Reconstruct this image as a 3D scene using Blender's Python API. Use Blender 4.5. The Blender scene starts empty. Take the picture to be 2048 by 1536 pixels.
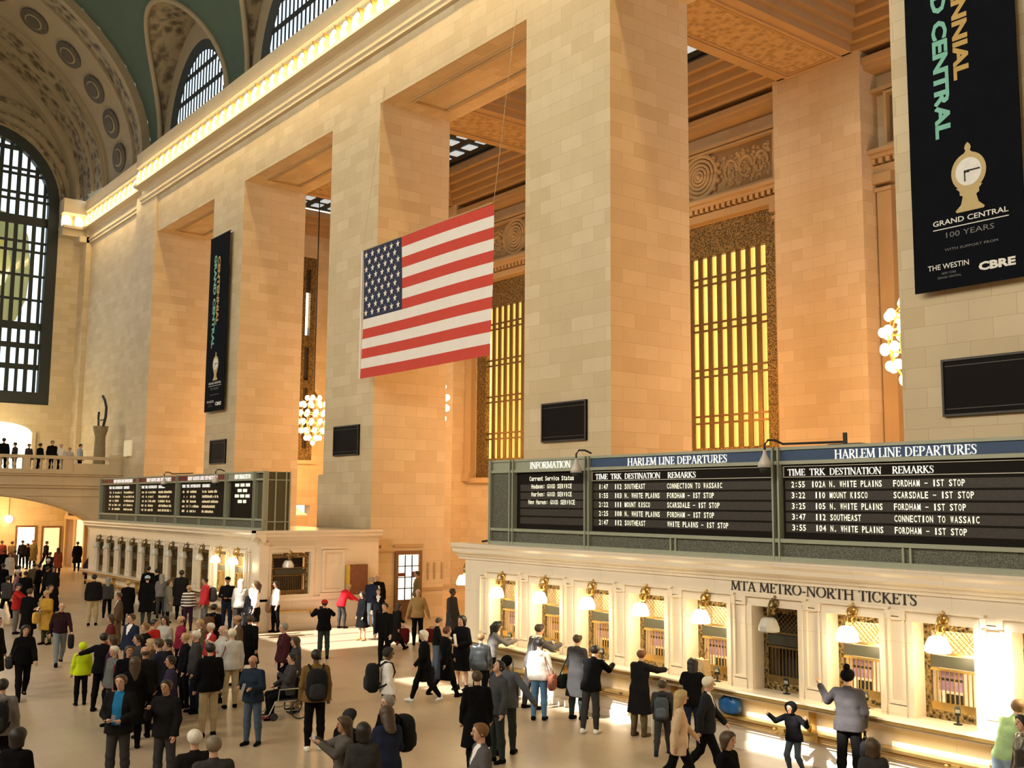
import bpy, math, random
import numpy as np
from mathutils import Matrix, Vector
random.seed(7)
PI = math.pi
C = bpy.context.scene
COL = C.collection

# ---------------------------------------------------------------- camera
cam = bpy.data.objects.new('camera', bpy.data.cameras.new('camera'))
COL.objects.link(cam)
cam.data.sensor_width = 36.0
cam.data.lens = 36.669
cam.data.clip_start = 0.1
cam.data.clip_end = 500
_m = [[0.614556, 0.085215, 0.784257], [0.788833, -0.076409, -0.609839], [0.007957, 0.993428, -0.114178]]
cam.matrix_world = Matrix([[*_m[0], 0], [*_m[1], 0], [*_m[2], 4.7], [0, 0, 0, 1]])
C.camera = cam

# ---------------------------------------------------------------- world, sun, daylight, fill, exposure
C.view_settings.view_transform = 'Standard'
C.view_settings.look = 'None'
C.view_settings.gamma = 1.0
C.view_settings.exposure = 0.0
world = bpy.data.worlds.new('sky')
C.world = world
world.use_nodes = True
bg = world.node_tree.nodes['Background']
bg.inputs[0].default_value = (0.72, 0.88, 1.0, 1)
bg.inputs[1].default_value = 2.2

def lamp(name, kind, loc, energy, color, size=0.5, sy=None, direction=None, spread=None):
    L = bpy.data.lights.new(name, kind)
    L.energy = energy
    L.color = color
    o = bpy.data.objects.new(name, L)
    COL.objects.link(o)
    o.location = loc
    if kind == 'AREA':
        L.shape = 'RECTANGLE'
        L.size = size
        L.size_y = sy or size
        if spread:
            L.spread = spread
    elif kind == 'SUN':
        L.angle = size
    else:
        L.shadow_soft_size = size
    if direction is not None:
        o.rotation_euler = Vector(direction).to_track_quat('-Z', 'Y').to_euler()
    return o

SUN_T = 0.883                       # tangent of the sun's height above the horizon
lamp('sun', 'SUN', (0, -60, 60), 16.0, (1.0, 0.95, 0.86), 0.006, direction=(0, 1, -SUN_T))
# fill lamps added on the side opposite, standing in for its window daylight
for _x, _e in ((-59.4, 900), (-46, 2100), (-32, 3000), (-18, 3300), (-4, 3000)):
    lamp('north_fill', 'AREA', (_x, -14.6, 21), _e, (1.0, 0.94, 0.77), 7.5, 11, (0, 1, -0.08))
lamp('east_fill', 'AREA', (11, 3, 20), 350, (1.0, 0.93, 0.82), 12, 18, (-1, 0, -0.2))  # added fill behind the camera, stands in for unbuilt east windows
lamp('west_window_daylight', 'AREA', (-80.3, 14.6, 20), 400, (0.85, 0.93, 1.0), 10, 16, (1, -0.1, -0.25))

# ---------------------------------------------------------------- materials
MATS = {}
def _nodes(name):
    m = bpy.data.materials.new(name)
    m.use_nodes = True
    nt = m.node_tree
    return m, nt, nt.nodes['Principled BSDF']

def M(name, col, rough=0.6, metal=0.0, var=0.12, scale=6.0, emit=0.0, ecol=None, sample=True, bump=0.0, spec=0.5):
    if name in MATS:
        return MATS[name]
    m, nt, b = _nodes(name)
    n = nt.nodes.new('ShaderNodeTexNoise')
    n.inputs['Scale'].default_value = scale
    n.inputs['Detail'].default_value = 4
    tc = nt.nodes.new('ShaderNodeTexCoord')
    nt.links.new(tc.outputs['Object'], n.inputs['Vector'])
    r = nt.nodes.new('ShaderNodeMix')
    r.data_type = 'RGBA'
    c = tuple(col)
    r.inputs[6].default_value = tuple(x * (1 - var) for x in c) + (1,)
    r.inputs[7].default_value = tuple(min(1, x * (1 + var)) for x in c) + (1,)
    nt.links.new(n.outputs['Fac'], r.inputs[0])
    nt.links.new(r.outputs[2], b.inputs['Base Color'])
    b.inputs['Roughness'].default_value = rough
    b.inputs['Metallic'].default_value = metal
    b.inputs['Specular IOR Level'].default_value = spec
    if bump:
        bp = nt.nodes.new('ShaderNodeBump')
        bp.inputs['Strength'].default_value = bump
        bp.inputs['Distance'].default_value = 0.05
        nt.links.new(n.outputs['Fac'], bp.inputs['Height'])
        nt.links.new(bp.outputs['Normal'], b.inputs['Normal'])
    if emit:
        b.inputs['Emission Color'].default_value = tuple(ecol or c) + (1,)
        b.inputs['Emission Strength'].default_value = emit
        if not sample:
            m.cycles.emission_sampling = 'NONE'
    MATS[name] = m
    return m

def stone(name, c1, c2, mortar, bw=1.05, bh=0.46, msize=0.008, rough=0.62, spec=0.4, off=0.5, vary=0.5):
    m, nt, b = _nodes(name)
    uv = nt.nodes.new('ShaderNodeUVMap')
    br = nt.nodes.new('ShaderNodeTexBrick')
    br.offset = off
    br.inputs['Scale'].default_value = 1.0
    br.inputs['Brick Width'].default_value = bw
    br.inputs['Row Height'].default_value = bh
    br.inputs['Mortar Size'].default_value = msize
    br.inputs['Mortar Smooth'].default_value = 0.4
    br.inputs['Color1'].default_value = (*c1, 1)
    br.inputs['Color2'].default_value = (*c2, 1)
    br.inputs['Mortar'].default_value = (*mortar, 1)
    nt.links.new(uv.outputs[0], br.inputs['Vector'])
    n = nt.nodes.new('ShaderNodeTexNoise')
    n.inputs['Scale'].default_value = 0.9
    n.inputs['Detail'].default_value = 6
    nt.links.new(uv.outputs[0], n.inputs['Vector'])
    mp = nt.nodes.new('ShaderNodeMapRange')
    mp.inputs[3].default_value = 1 - 0.22 * vary
    mp.inputs[4].default_value = 1 + 0.22 * vary
    nt.links.new(n.outputs['Fac'], mp.inputs[0])
    mx = nt.nodes.new('ShaderNodeVectorMath')
    mx.operation = 'SCALE'
    nt.links.new(br.outputs['Color'], mx.inputs[0])
    nt.links.new(mp.outputs[0], mx.inputs['Scale'])
    nt.links.new(mx.outputs[0], b.inputs['Base Color'])
    b.inputs['Roughness'].default_value = rough
    b.inputs['Specular IOR Level'].default_value = spec
    MATS[name] = m
    return m

def ornament(name, ca, cb, scale, rough=0.6, metal=0.0, bump=0.6, kind='VORONOI', emit=0):
    m, nt, b = _nodes(name)
    uv = nt.nodes.new('ShaderNodeUVMap')
    v = nt.nodes.new('ShaderNodeTexVoronoi')
    v.inputs['Scale'].default_value = scale
    n = nt.nodes.new('ShaderNodeTexNoise')
    n.inputs['Scale'].default_value = scale * 1.7
    nt.links.new(uv.outputs[0], v.inputs['Vector'])
    nt.links.new(uv.outputs[0], n.inputs['Vector'])
    a = nt.nodes.new('ShaderNodeMath')
    a.operation = 'MULTIPLY'
    nt.links.new(v.outputs['Distance'], a.inputs[0])
    nt.links.new(n.outputs['Fac'], a.inputs[1])
    rp = nt.nodes.new('ShaderNodeValToRGB')
    rp.color_ramp.elements[0].position = 0.10
    rp.color_ramp.elements[1].position = 0.34
    rp.color_ramp.elements[0].color = (*ca, 1)
    rp.color_ramp.elements[1].color = (*cb, 1)
    nt.links.new(a.outputs[0], rp.inputs[0])
    nt.links.new(rp.outputs[0], b.inputs['Base Color'])
    bp = nt.nodes.new('ShaderNodeBump')
    bp.inputs['Strength'].default_value = bump
    bp.inputs['Distance'].default_value = 0.08
    nt.links.new(a.outputs[0], bp.inputs['Height'])
    nt.links.new(bp.outputs['Normal'], b.inputs['Normal'])
    b.inputs['Roughness'].default_value = rough
    b.inputs['Metallic'].default_value = metal
    MATS[name] = m
    return m

def glassy(name, tint=(1, 1, 1), gloss=0.08):
    m, nt, b = _nodes(name)
    out = nt.nodes['Material Output']
    t = nt.nodes.new('ShaderNodeBsdfTransparent')
    t.inputs[0].default_value = (*tint, 1)
    g = nt.nodes.new('ShaderNodeBsdfGlossy')
    g.inputs['Roughness'].default_value = 0.05
    x = nt.nodes.new('ShaderNodeMixShader')
    x.inputs[0].default_value = gloss
    nt.links.new(t.outputs[0], x.inputs[1])
    nt.links.new(g.outputs[0], x.inputs[2])
    nt.links.new(x.outputs[0], out.inputs[0])
    MATS[name] = m
    return m

STONE = stone('caen_stone', (0.66, 0.55, 0.375), (0.57, 0.455, 0.285), (0.46, 0.35, 0.20), msize=.007)
STONE_P = stone('caen_stone_smooth', (0.62, 0.52, 0.36), (0.60, 0.49, 0.33), (0.46, 0.36, 0.22), 2.4, 0.9, 0.006)
MARBLE = stone('botticino_marble', (0.82, 0.72, 0.59), (0.78, 0.68, 0.54), (0.60, 0.49, 0.36), 1.7, 1.2, 0.004, 0.35, 0.5, vary=0.35)
FLOOR = stone('tennessee_marble_floor', (0.47, 0.375, 0.265), (0.42, 0.33, 0.23), (0.34, 0.26, 0.175), 1.5, 0.75, 0.006, 0.34, 0.4, vary=0.6)
TEAL = M('ceiling_teal', (0.055, 0.085, 0.062), 0.85, var=0.12, scale=0.8)
RIB = ornament('vault_ornament', (0.07, 0.05, 0.028), (0.25, 0.20, 0.12), 1.8)
RIBP = M('vault_plaster', (0.27, 0.215, 0.135), 0.8, var=0.14, scale=1.5)
COFFER = stone('coffer_plaster', (0.50, 0.36, 0.19), (0.46, 0.32, 0.165), (0.42, 0.29, 0.14), 3, 3, 0.004)
COFORN = ornament('coffer_ornament', (0.34, 0.23, 0.10), (0.52, 0.37, 0.19), 3.4)
BRONZE = M('bronze', (0.20, 0.135, 0.05), 0.42, 0.75, 0.3, 9)
BRONZE_O = ornament('bronze_ornament', (0.05, 0.032, 0.012), (0.33, 0.23, 0.09), 13.0, 0.42, 0.65)
BRASS = M('brass', (0.62, 0.42, 0.14), 0.3, 0.9, 0.15, 12)
IRON = M('dark_iron', (0.03, 0.036, 0.036), 0.6, 0.3, 0.2, 4)
BOARDG = M('board_green_metal', (0.34, 0.36, 0.28), 0.5, 0.2, 0.1, 3)
BOARDK = M('board_black', (0.012, 0.010, 0.008), 0.6, spec=.08, var=0.25, scale=30)
BLUE = M('board_blue', (0.035, 0.07, 0.16), 0.6, var=0.15)
REDH = M('board_red', (0.16, 0.022, 0.015), 0.5, var=0.15)
INK = M('incised_ink', (0.03, 0.025, 0.02), 0.7)
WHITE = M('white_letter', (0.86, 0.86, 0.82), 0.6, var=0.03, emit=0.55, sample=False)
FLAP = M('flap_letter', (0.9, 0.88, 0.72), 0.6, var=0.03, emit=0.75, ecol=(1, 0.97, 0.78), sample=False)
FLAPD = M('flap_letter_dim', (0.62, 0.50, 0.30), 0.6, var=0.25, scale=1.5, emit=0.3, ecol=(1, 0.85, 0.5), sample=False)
BULB = M('lit_bulb', (1, 0.9, 0.7), 0.4, emit=7.0, ecol=(1.0, 0.80, 0.46), sample=False)
SHADE = M('lit_shade', (1, 0.95, 0.85), 0.4, emit=6.0, ecol=(1.0, 0.87, 0.58), sample=False)
SHADE0 = M('unlit_shade', (0.55, 0.52, 0.46), 0.35)
LITPANE = M('lit_amber_pane', (0.9, 0.7, 0.3), 0.5, var=0.2, scale=0.6, emit=1.05, ecol=(1.0, 0.60, 0.13), sample=False)
WARM_GLOW = M('warm_glow_panel', (0.9, 0.75, 0.5), 0.5, var=0.2, emit=0.75, ecol=(1.0, 0.80, 0.46), sample=False)  # emission put on the panel replaces lamplight behind openings
LITWHITE = M('lit_doorway', (1, 0.96, 0.8), 0.5, emit=2.2, ecol=(1.0, 0.93, 0.70), sample=False)
DARKIN = M('unlit_interior', (0.06, 0.05, 0.045), 0.8)
GLASS = glassy('window_glass', (0.96, 0.98, 1.0))
BLACKP = M('black_panel', (0.010, 0.008, 0.007), 0.6, spec=.08, var=0.2, scale=20)
WOOD = M('brown_wood', (0.20, 0.10, 0.045), 0.5, var=0.25, scale=4)

# ---------------------------------------------------------------- mesh helpers
class MB:
    def __init__(s):
        s.v, s.f, s.m = [], [], []
    def add(s, vs, fs, m=0):
        n = len(s.v)
        s.v += [tuple(map(float, p)) for p in vs]
        s.f += [tuple(i + n for i in f) for f in fs]
        s.m += [m] * len(fs)
        return s
    def box(s, x0, x1, y0, y1, z0, z1, m=0):
        return s.add([(x0, y0, z0), (x1, y0, z0), (x1, y1, z0), (x0, y1, z0), (x0, y0, z1), (x1, y0, z1), (x1, y1, z1), (x0, y1, z1)],
                     [(0, 3, 2, 1), (4, 5, 6, 7), (0, 1, 5, 4), (1, 2, 6, 5), (2, 3, 7, 6), (3, 0, 4, 7)], m)
    def cbox(s, c, d, m=0):
        return s.box(c[0] - d[0] / 2, c[0] + d[0] / 2, c[1] - d[1] / 2, c[1] + d[1] / 2, c[2] - d[2] / 2, c[2] + d[2] / 2, m)
    def prism(s, prof, ax, a, b, m=0, caps=True):
        def P(p, t):
            return (t, p[0], p[1]) if ax == 'x' else (p[0], t, p[1]) if ax == 'y' else (p[0], p[1], t)
        n = len(prof)
        vs = [P(p, a) for p in prof] + [P(p, b) for p in prof]
        fs = [(i, (i + 1) % n, n + (i + 1) % n, n + i) for i in range(n)]
        if caps:
            fs += [tuple(range(n - 1, -1, -1)), tuple(range(n, 2 * n))]
        return s.add(vs, fs, m)
    def tube(s, pts, r, n=6, m=0):
        pts = [Vector(p) for p in pts]
        rs = r if isinstance(r, (list, tuple)) else [r] * len(pts)
        vs, fs = [], []
        for i, p in enumerate(pts):
            d = (pts[min(i + 1, len(pts) - 1)] - pts[max(i - 1, 0)]).normalized()
            u = d.cross(Vector((0.31, 0.17, 0.93)))
            if u.length < 1e-3:
                u = d.cross(Vector((1, 0, 0)))
            u.normalize()
            w = d.cross(u)
            for k in range(n):
                a = 2 * PI * k / n
                vs.append(p + (u * math.cos(a) + w * math.sin(a)) * rs[i])
        for i in range(len(pts) - 1):
            for k in range(n):
                fs.append((i * n + k, i * n + (k + 1) % n, (i + 1) * n + (k + 1) % n, (i + 1) * n + k))
        fs += [tuple(range(n - 1, -1, -1)), tuple(range((len(pts) - 1) * n, len(pts) * n))]
        return s.add(vs, fs, m)
    def lathe(s, prof, c=(0, 0, 0), n=12, m=0):
        vs, fs = [], []
        for r, z in prof:
            for k in range(n):
                a = 2 * PI * k / n
                vs.append((c[0] + r * math.cos(a), c[1] + r * math.sin(a), c[2] + z))
        for i in range(len(prof) - 1):
            for k in range(n):
                fs.append((i * n + k, i * n + (k + 1) % n, (i + 1) * n + (k + 1) % n, (i + 1) * n + k))
        fs += [tuple(range(n - 1, -1, -1)), tuple(range((len(prof) - 1) * n, len(prof) * n))]
        return s.add(vs, fs, m)
    def ell(s, c, r, nu=8, nv=6, m=0, e=1.0):
        def g(t):
            return math.copysign(abs(t) ** e, t)
        vs, fs = [(c[0], c[1], c[2] - r[2])], []
        for j in range(1, nv):
            b = -PI / 2 + PI * j / nv
            for i in range(nu):
                a = 2 * PI * i / nu
                vs.append((c[0] + r[0] * g(math.cos(b)) * g(math.cos(a)), c[1] + r[1] * g(math.cos(b)) * g(math.sin(a)), c[2] + r[2] * g(math.sin(b))))
        vs.append((c[0], c[1], c[2] + r[2]))
        top = len(vs) - 1
        for i in range(nu):
            fs.append((0, 1 + (i + 1) % nu, 1 + i))
            fs.append((top, top - nu + i, top - nu + (i + 1) % nu))
            for j in range(nv - 2):
                a = 1 + j * nu + i
                b2 = 1 + j * nu + (i + 1) % nu
                fs.append((a, b2, b2 + nu, a + nu))
        return s.add(vs, fs, m)
    def frame(s, ax, t0, t1, a0, a1, b0, b1, w, m=0, wb=None):
        # rectangular frame lying across axis ax ('x','y','z'), thickness t0..t1
        wb = w if wb is None else wb
        R = [(a0, a1, b0, b0 + wb), (a0, a1, b1 - wb, b1), (a0, a0 + w, b0 + wb, b1 - wb), (a1 - w, a1, b0 + wb, b1 - wb)]
        for p, q, u, v in R:
            if ax == 'x':
                s.box(t0, t1, p, q, u, v, m)
            elif ax == 'y':
                s.box(p, q, t0, t1, u, v, m)
            else:
                s.box(p, q, u, v, t0, t1, m)
        return s
    def build(s, name, mats, parent=None, smooth=False):
        me = bpy.data.meshes.new(name)
        me.from_pydata(s.v, [], s.f)
        if not isinstance(mats, (list, tuple)):
            mats = [mats]
        for m in mats:
            me.materials.append(m)
        if len(mats) > 1:
            me.polygons.foreach_set('material_index', s.m)
        uv = me.uv_layers.new(name='UVMap')
        buf = np.zeros(len(me.loops) * 2, dtype=np.float32)
        V = np.array(s.v) if s.v else np.zeros((0, 3))
        k = 0
        for p in me.polygons:
            n = p.normal
            ax, ay, az = abs(n[0]), abs(n[1]), abs(n[2])
            i, j = (1, 2) if ax >= ay and ax >= az else (0, 2) if ay >= az else (0, 1)
            for vi in p.vertices:
                buf[k] = V[vi, i]
                buf[k + 1] = V[vi, j]
                k += 2
        uv.data.foreach_set('uv', buf)
        if smooth:
            me.polygons.foreach_set('use_smooth', [True] * len(me.polygons))
        me.update()
        o = bpy.data.objects.new(name, me)
        COL.objects.link(o)
        if parent:
            o.parent = parent
        return o

def tag(o, label=None, cat=None, group=None, kind=None):
    if label: o['label'] = label
    if cat: o['category'] = cat
    if group: o['group'] = group
    if kind: o['kind'] = kind
    return o
def struct(o):
    o['kind'] = 'structure'
    return o
def thing(name, loc, label, cat, group=None, rz=0.0):
    o = bpy.data.objects.new(name, None)
    COL.objects.link(o)
    o.location = loc
    o.rotation_euler = (0, 0, rz)
    return tag(o, label, cat, group)
def kids(o):
    return [c for c in COL.objects if c.parent == o]
def copy_tree(o, loc, label=None, parts=None):
    # a copy of a thing, its parts and their sub-parts
    parts = parts if parts is not None else tree_of(o)
    m = {}
    for p in parts:
        c = p.copy()
        COL.objects.link(c)
        m[p] = c
        if p is not o:
            c.parent = m[p.parent]
    r = m[o]
    r.location = loc
    if label:
        r['label'] = label
    return r
def tree_of(o):
    out = [o]
    for c in o.children:
        out += tree_of(c)
    return out

def W(mb, name, mats, parent, smooth=False):
    # build a part given in room coordinates under a thing standing at parent.location
    L = parent.matrix_world.translation if False else parent.location
    p = parent
    ox, oy, oz = 0, 0, 0
    while p:
        ox += p.location[0]; oy += p.location[1]; oz += p.location[2]
        p = p.parent
    mb.v = [(x - ox, y - oy, z - oz) for x, y, z in mb.v]
    return mb.build(name, mats, parent, smooth)

# ================================================================ THE HALL
PY, PB, SOF = 21.55, 25.1, 21.45            # pier front, pier back, soffit height
PIERS = [(-54.8, -50.75), (-41.1, -36.9), (-27.05, -22.85), (-13.2, -9.0)]
BAYS = [-59.4, -45.95, -31.97, -18.0, -4.0]
XW = -81.0                                  # west end wall

struct(MB().box(-112, 13, -16, 37, -0.3, 0).build('floor', FLOOR))

# piers
for i, (a, b) in enumerate(PIERS):
    mb = MB().box(a, b, PY, PB, 0, SOF)
    if i == 1:
        mb.box(a - 0.45, a, PY + 0.0, PB, 0, 5.9)
    struct(mb.build('wall_pier', STONE))
# solid end bay (a shallow niche between two pilasters) and the long lintel
mb = MB()
mb.box(XW - 1, -79.4, PY, PB, 0, 26.9).box(-79.4, -68.2, PY + 0.35, PB, 0, 26.9).box(-68.2, -66.75, PY, PB, 0, 26.9)
mb.box(-66.75, -64.0, PY - 0.12, PB, 0, 26.9)
struct(mb.build('wall_south', STONE))
mb = MB().box(-64.0, 13, PY, PB, SOF, 26.9).box(0.9, 13, PY, PB, 0, SOF)
struct(mb.build('wall_south', STONE))
# recessed panel mouldings under the lintel
mb = MB()
for a, b in zip([-64.0] + [p[1] for p in PIERS], [p[0] for p in PIERS] + [0.9]):
    mb.frame('z', SOF - 0.05, SOF + 0.01, a + 1.0, b - 1.0, 22.35, 24.3, 0.12)
    mb.frame('z', SOF - 0.09, SOF + 0.01, a + 1.13, b - 1.13, 22.48, 24.17, 0.06)
struct(mb.build('trim_1', COFFER))

# main cornice: mouldings, lamp cove and crown
def cornice_profile(y):
    return [(y + .6, 23.75), (y - .10, 23.75), (y - .10, 23.92), (y - .18, 23.98), (y - .18, 24.10), (y - .06, 24.14),
            (y - .06, 24.62), (y - .20, 24.68), (y - .62, 24.74), (y - .66, 24.88), (y - .16, 24.90), (y - .16, 25.72), (y - .34, 25.80),
            (y - .34, 26.0), (y - .48, 26.08), (y - .48, 26.95), (y + .6, 26.95)]
struct(MB().prism(cornice_profile(PY - 0.12), 'x', -66.75, 13, 0).build('trim_2', STONE_P))
struct(MB().prism(cornice_profile(PY + 0.3), 'x', -79.4, -66.75, 0).build('trim_3', STONE_P))
mb = MB().box(-81, -79.4, PY - 0.5, PY + .5, 23.75, 24.2).box(-81, -79.9, 19.95, PY + .3, 24.2, 24.7).box(-81, -79.5, 19.9, PY, 24.7, 24.9).box(-81, -80.4, 19.95, PY, 24.9, 25.9).box(-81, -79.7, 19.9, PY + .3, 25.9, 26.95)
struct(mb.build('trim_4', STONE_P))

# ---- passage behind the piers
BW = 36.2
mb = MB()
wins = []
edges = [-64.2] + [x for p in PIERS for x in p] + [0.9]
for a, b in zip(edges[0::2], edges[1::2]):
    w0, w1 = a + .7, b - .7
    wins.append((w0, w1))
    mb.box(a - .05, w0, BW, BW + .6, 0, 24.6).box(w1, b + .05, BW, BW + .6, 0, 24.6)
    mb.box(w0, w1, BW, BW + .6, 0, 6.2).box(w0, w1, BW, BW + .6, 17.7, 24.6)
for a, b in PIERS:
    mb.box(a, b, 35.0, BW + .6, 0, 24.6)
mb.box(0.9, 13, 35, BW + .6, 0, 24.6)
struct(mb.build('wall_passage', STONE))
mb = MB()                                    # window cornices, dentils, jamb columns, upper cornice
for (a, b), (w0, w1) in zip(zip(edges[0::2], edges[1::2]), wins):
    mb.box(a, b, 35.75, BW, 17.7, 18.05).box(a, b, 35.55, BW, 18.3, 18.45).box(a, b, 35.35, BW, 18.45, 18.62)
    n = int((b - a) / .32)
    for k in range(n):
        mb.box(a + .32 * k, a + .32 * k + .18, 35.62, BW, 18.1, 18.3)
    mb.box(a, b, 35.7, BW, 21.05, 21.2).box(a, b, 35.3, BW, 21.9, 22.1).box(a, b, 35.1, BW, 22.1, 22.35).box(a, b, 35.4, BW, 22.35, 22.5)
    for x in (w0 - .62, w1):
        mb.box(x, x + .62, 35.85, BW, 6.2, 17.0).box(x - .06, x + .68, 35.75, BW, 17.0, 17.15).box(x - .12, x + .74, 35.65, BW, 17.3, 17.7).box(x - .05, x + .67, 35.7, BW, 6.0, 6.5)
    mb.box(w0 - .3, w1 + .3, 35.8, BW, 5.9, 6.2)
    mb.frame('y', 35.75, 36.2, a + .55, b - .55, 18.75, 21.0, .12)
struct(mb.build('trim_5', COFFER))
struct(MB().box(-64.8, -64.0, PB, 31.5, 0, 24.6).box(-64.8, -64, 32.65, BW, 0, 24.6).box(-64.8, -64, 31.5, 32.65, 0, 3.85).box(-64.8, -64, 31.5, 32.65, 4.5, 7.5).box(-64.8, -64, 31.5, 32.65, 21.4, 24.6).build('wall_passage', STONE))
# coffered ceiling of the passage
BZ = 22.65
mb = MB()
ctr = [(-63.2, -64.2)] + [((a + b) / 2 - 1.83, (a + b) / 2 + 1.83) for a, b in PIERS]
for a, b in ctr[1:] + [(1.1, 4.8)]:
    mb.box(a, b, PB, BW, BZ, 24.4)
    mb.frame('z', BZ - .06, BZ + .01, a + .45, b - .45, 26.0, 35.0, .16, 0)
    mb.frame('z', BZ - .03, BZ + .01, a + .68, b - .68, 26.25, 34.75, .09, 0)
mb.box(-64.2, 5, PB, 26.2, BZ, 24.4).box(-64.2, 5, 34.9, BW, BZ, 24.4).box(-64.2, 13, PB - .01, BW, 24.9, 25.2)
struct(mb.build('ceiling_beams', COFFER))
mb = MB()
for a, b in ctr[1:]:
    mb.box(a + .8, b - .8, 26.4, 34.6, BZ - .02, BZ)
struct(mb.build('ceiling_beams', COFORN))
bx = [-64.2] + [x for c in ctr[1:] for x in c] + [1.1]
mb, mk, mp = MB(), MB(), MB()
for a, b in zip(bx[0::2], bx[1::2]):
    for i in range(4):                        # stepped coffer
        d = .22 * i
        mb.frame('z', BZ + .30 + .38 * i, BZ + .72 + .38 * i, a - .01 + d, b + .01 - d, 26.19 + d, 34.91 - d, .23 + d * .2)
    x0, x1, y0, y1 = a + 1.1, b - 1.1, 27.4, 33.7
    mk.box(x0 - .4, x1 + .4, y0 - .4, y1 + .4, 24.72, 24.8)
    nx, ny = 6, 5
    for i in range(nx):
        for j in range(ny):
            u, v = x0 + (x1 - x0) * (i + .2) / nx, y0 + (y1 - y0) * (j + .22) / ny
            mp.box(u, u + (x1 - x0) * .58 / nx, v, v + (y1 - y0) * .5 / ny, 24.66, 24.71)
struct(mb.build('ceiling_coffers', COFFER))
struct(mk.build('ceiling_skylight_frame', IRON))
struct(mp.build('ceiling_skylight_panes', M('lit_skylight', (.6, .75, .85), .4, emit=0.55, ecol=(.6, .8, .9), sample=False)))

# big bronze windows of the passage
for k, ((w0, w1), bc) in enumerate(zip(wins, BAYS)):
    w = thing('window_%d' % (k + 1), ((w0 + w1) / 2, 36.3, 6.2), None, None)
    struct(w)
    mb = MB().box(w0, w0 + .85, 36.28, 36.6, 6.2, 17.7).box(w1 - .85, w1, 36.28, 36.6, 6.2, 17.7).box(w0 + .85, w1 - .85, 36.28, 36.6, 16.2, 17.7).box(w0 + .85, w1 - .85, 36.28, 36.6, 6.2, 7.3)
    W(mb, 'ornate_border', BRONZE_O, w)
    mb = MB()
    n = 12
    for i in range(1, n):
        x = w0 + .85 + (w1 - w0 - 1.7) * i / n
        mb.box(x - .125, x + .125, 36.44, 36.52, 7.3, 16.2)
    for z in (8.6, 10.75, 12.9, 15.05):
        for dz in (-.16, .16):
            mb.box(w0 + .85, w1 - .85, 36.40, 36.5, z + dz - .045, z + dz + .045)
    W(mb, 'glazing_bars', BRONZE, w)
    mb = MB().box(w0 + .85, w1 - .85, 36.62, 36.66, 7.3, 16.2)
    W(mb, 'pane', LITPANE, w)

def relief(cx, half):
    # carved panel: a ringed rosette with scrolls of leaves on both sides
    r = random.Random(int(abs(cx) * 10))
    w = MB()
    y = 36.02
    w.box(cx - half, cx + half, 36.0, 36.2, 18.85, 20.9)
    for R, t in ((1.0, .13), (.78, .1), (.58, .1), (.40, .09), (.22, .09)):
        pts = [(cx + R * math.cos(a), y - .12 - .1 * (1 - R), 19.9 + R * .98 * math.sin(a)) for a in np.linspace(0, 2 * PI, 25)]
        w.tube(pts, t, 5)
    w.ell((cx, y - .22, 19.9), (.14, .14, .14))
    for k in range(16):
        a = 2 * PI * k / 16
        w.ell((cx + 1.15 * math.cos(a), y - .06, 19.9 + 1.0 * math.sin(a)), (.15, .16, .15), 6, 4)
    for s in (-1, 1):
        for q in range(3):
            x0 = cx + s * (1.75 + q * .85)
            pts = [(x0 + s * (.42 - .03 * t) * math.cos(t * .8), y - .05, 19.75 + (.62 - .045 * t) * math.sin(t * .8)) for t in np.linspace(0, 9, 22)]
            w.tube(pts, [.11 - .003 * i for i in range(22)], 5)
            for k in range(46):
                w.ell((x0 + r.uniform(-.5, .5), y, 19.85 + r.uniform(-.75, .75)), (r.uniform(.06, .17), .13, r.uniform(.05, .14)), 6, 4)
    return w
for k, bc in enumerate(BAYS):
    o = struct(relief(bc, 4.05 if k != 0 else 3.6).build('wall_relief', COFFER, None, True))

# narrow window on the passage end wall and a lit stair opening under it
w = struct(thing('window_6', (-64.3, 32.1, 7.5), None, None))
mb = MB().frame('x', -64.4, -64.02, 31.5, 32.65, 7.5, 21.4, .4, wb=.8).box(-64.4, -64.06, 31.9, 32.25, 15.2, 16.0).box(-64.4, -64.06, 31.9, 32.25, 12.4, 12.9)
W(mb, 'ornate_border', BRONZE_O, w)
W(MB().box(-64.42, -64.36, 31.9, 32.25, 8.3, 15.6).box(-64.42, -64.36, 31.9, 32.25, 19.0, 20.6), 'pane', DARKIN, w)
W(MB().box(-64.42, -64.36, 31.9, 32.25, 16.6, 19.0).box(-64.42, -64.36, 31.9, 32.25, 15.2, 15.5), 'lit_pane', LITWHITE, w)
struct(MB().box(-64.05, -63.8, 31.2, 32.9, 7.25, 7.5).build('trim_6', STONE_P))
struct(MB().prism([(31.5, 3.85), (32.6, 3.85), (31.5, 4.5)], 'x', -64.3, -64.2).build('wall_stair_opening', WARM_GLOW))

# glazed door in the side of the second pier, and small signs near it
d = struct(thing('door_1', (-36.9, 23.35, 0.0), None, None))
W(MB().frame('x', -36.95, -36.83, 22.7, 24.0, 0.0, 2.75, .16).box(-36.95, -36.86, 22.8, 23.9, 0, .78), 'door_frame', WOOD, d)
mb = MB()
for i in (1, 2):
    mb.box(-36.88, -36.84, 22.86 + .33 * i - .02, 22.86 + .33 * i + .02, .78, 2.58)
for i in (1, 2, 3):
    mb.box(-36.88, -36.84, 22.86, 23.84, .78 + .45 * i - .02, .78 + .45 * i + .02)
W(mb, 'glazing_bars', IRON, d)
W(MB().box(-36.90, -36.88, 22.86, 23.84, .78, 2.59), 'pane', LITWHITE, d)
W(MB().box(-36.87, -36.85, 22.87, 23.18, 1.72, 1.86).box(-36.87, -36.85, 23.52, 23.83, 1.70, 1.90), 'notice', REDH, d)
mb = MB()
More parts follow.
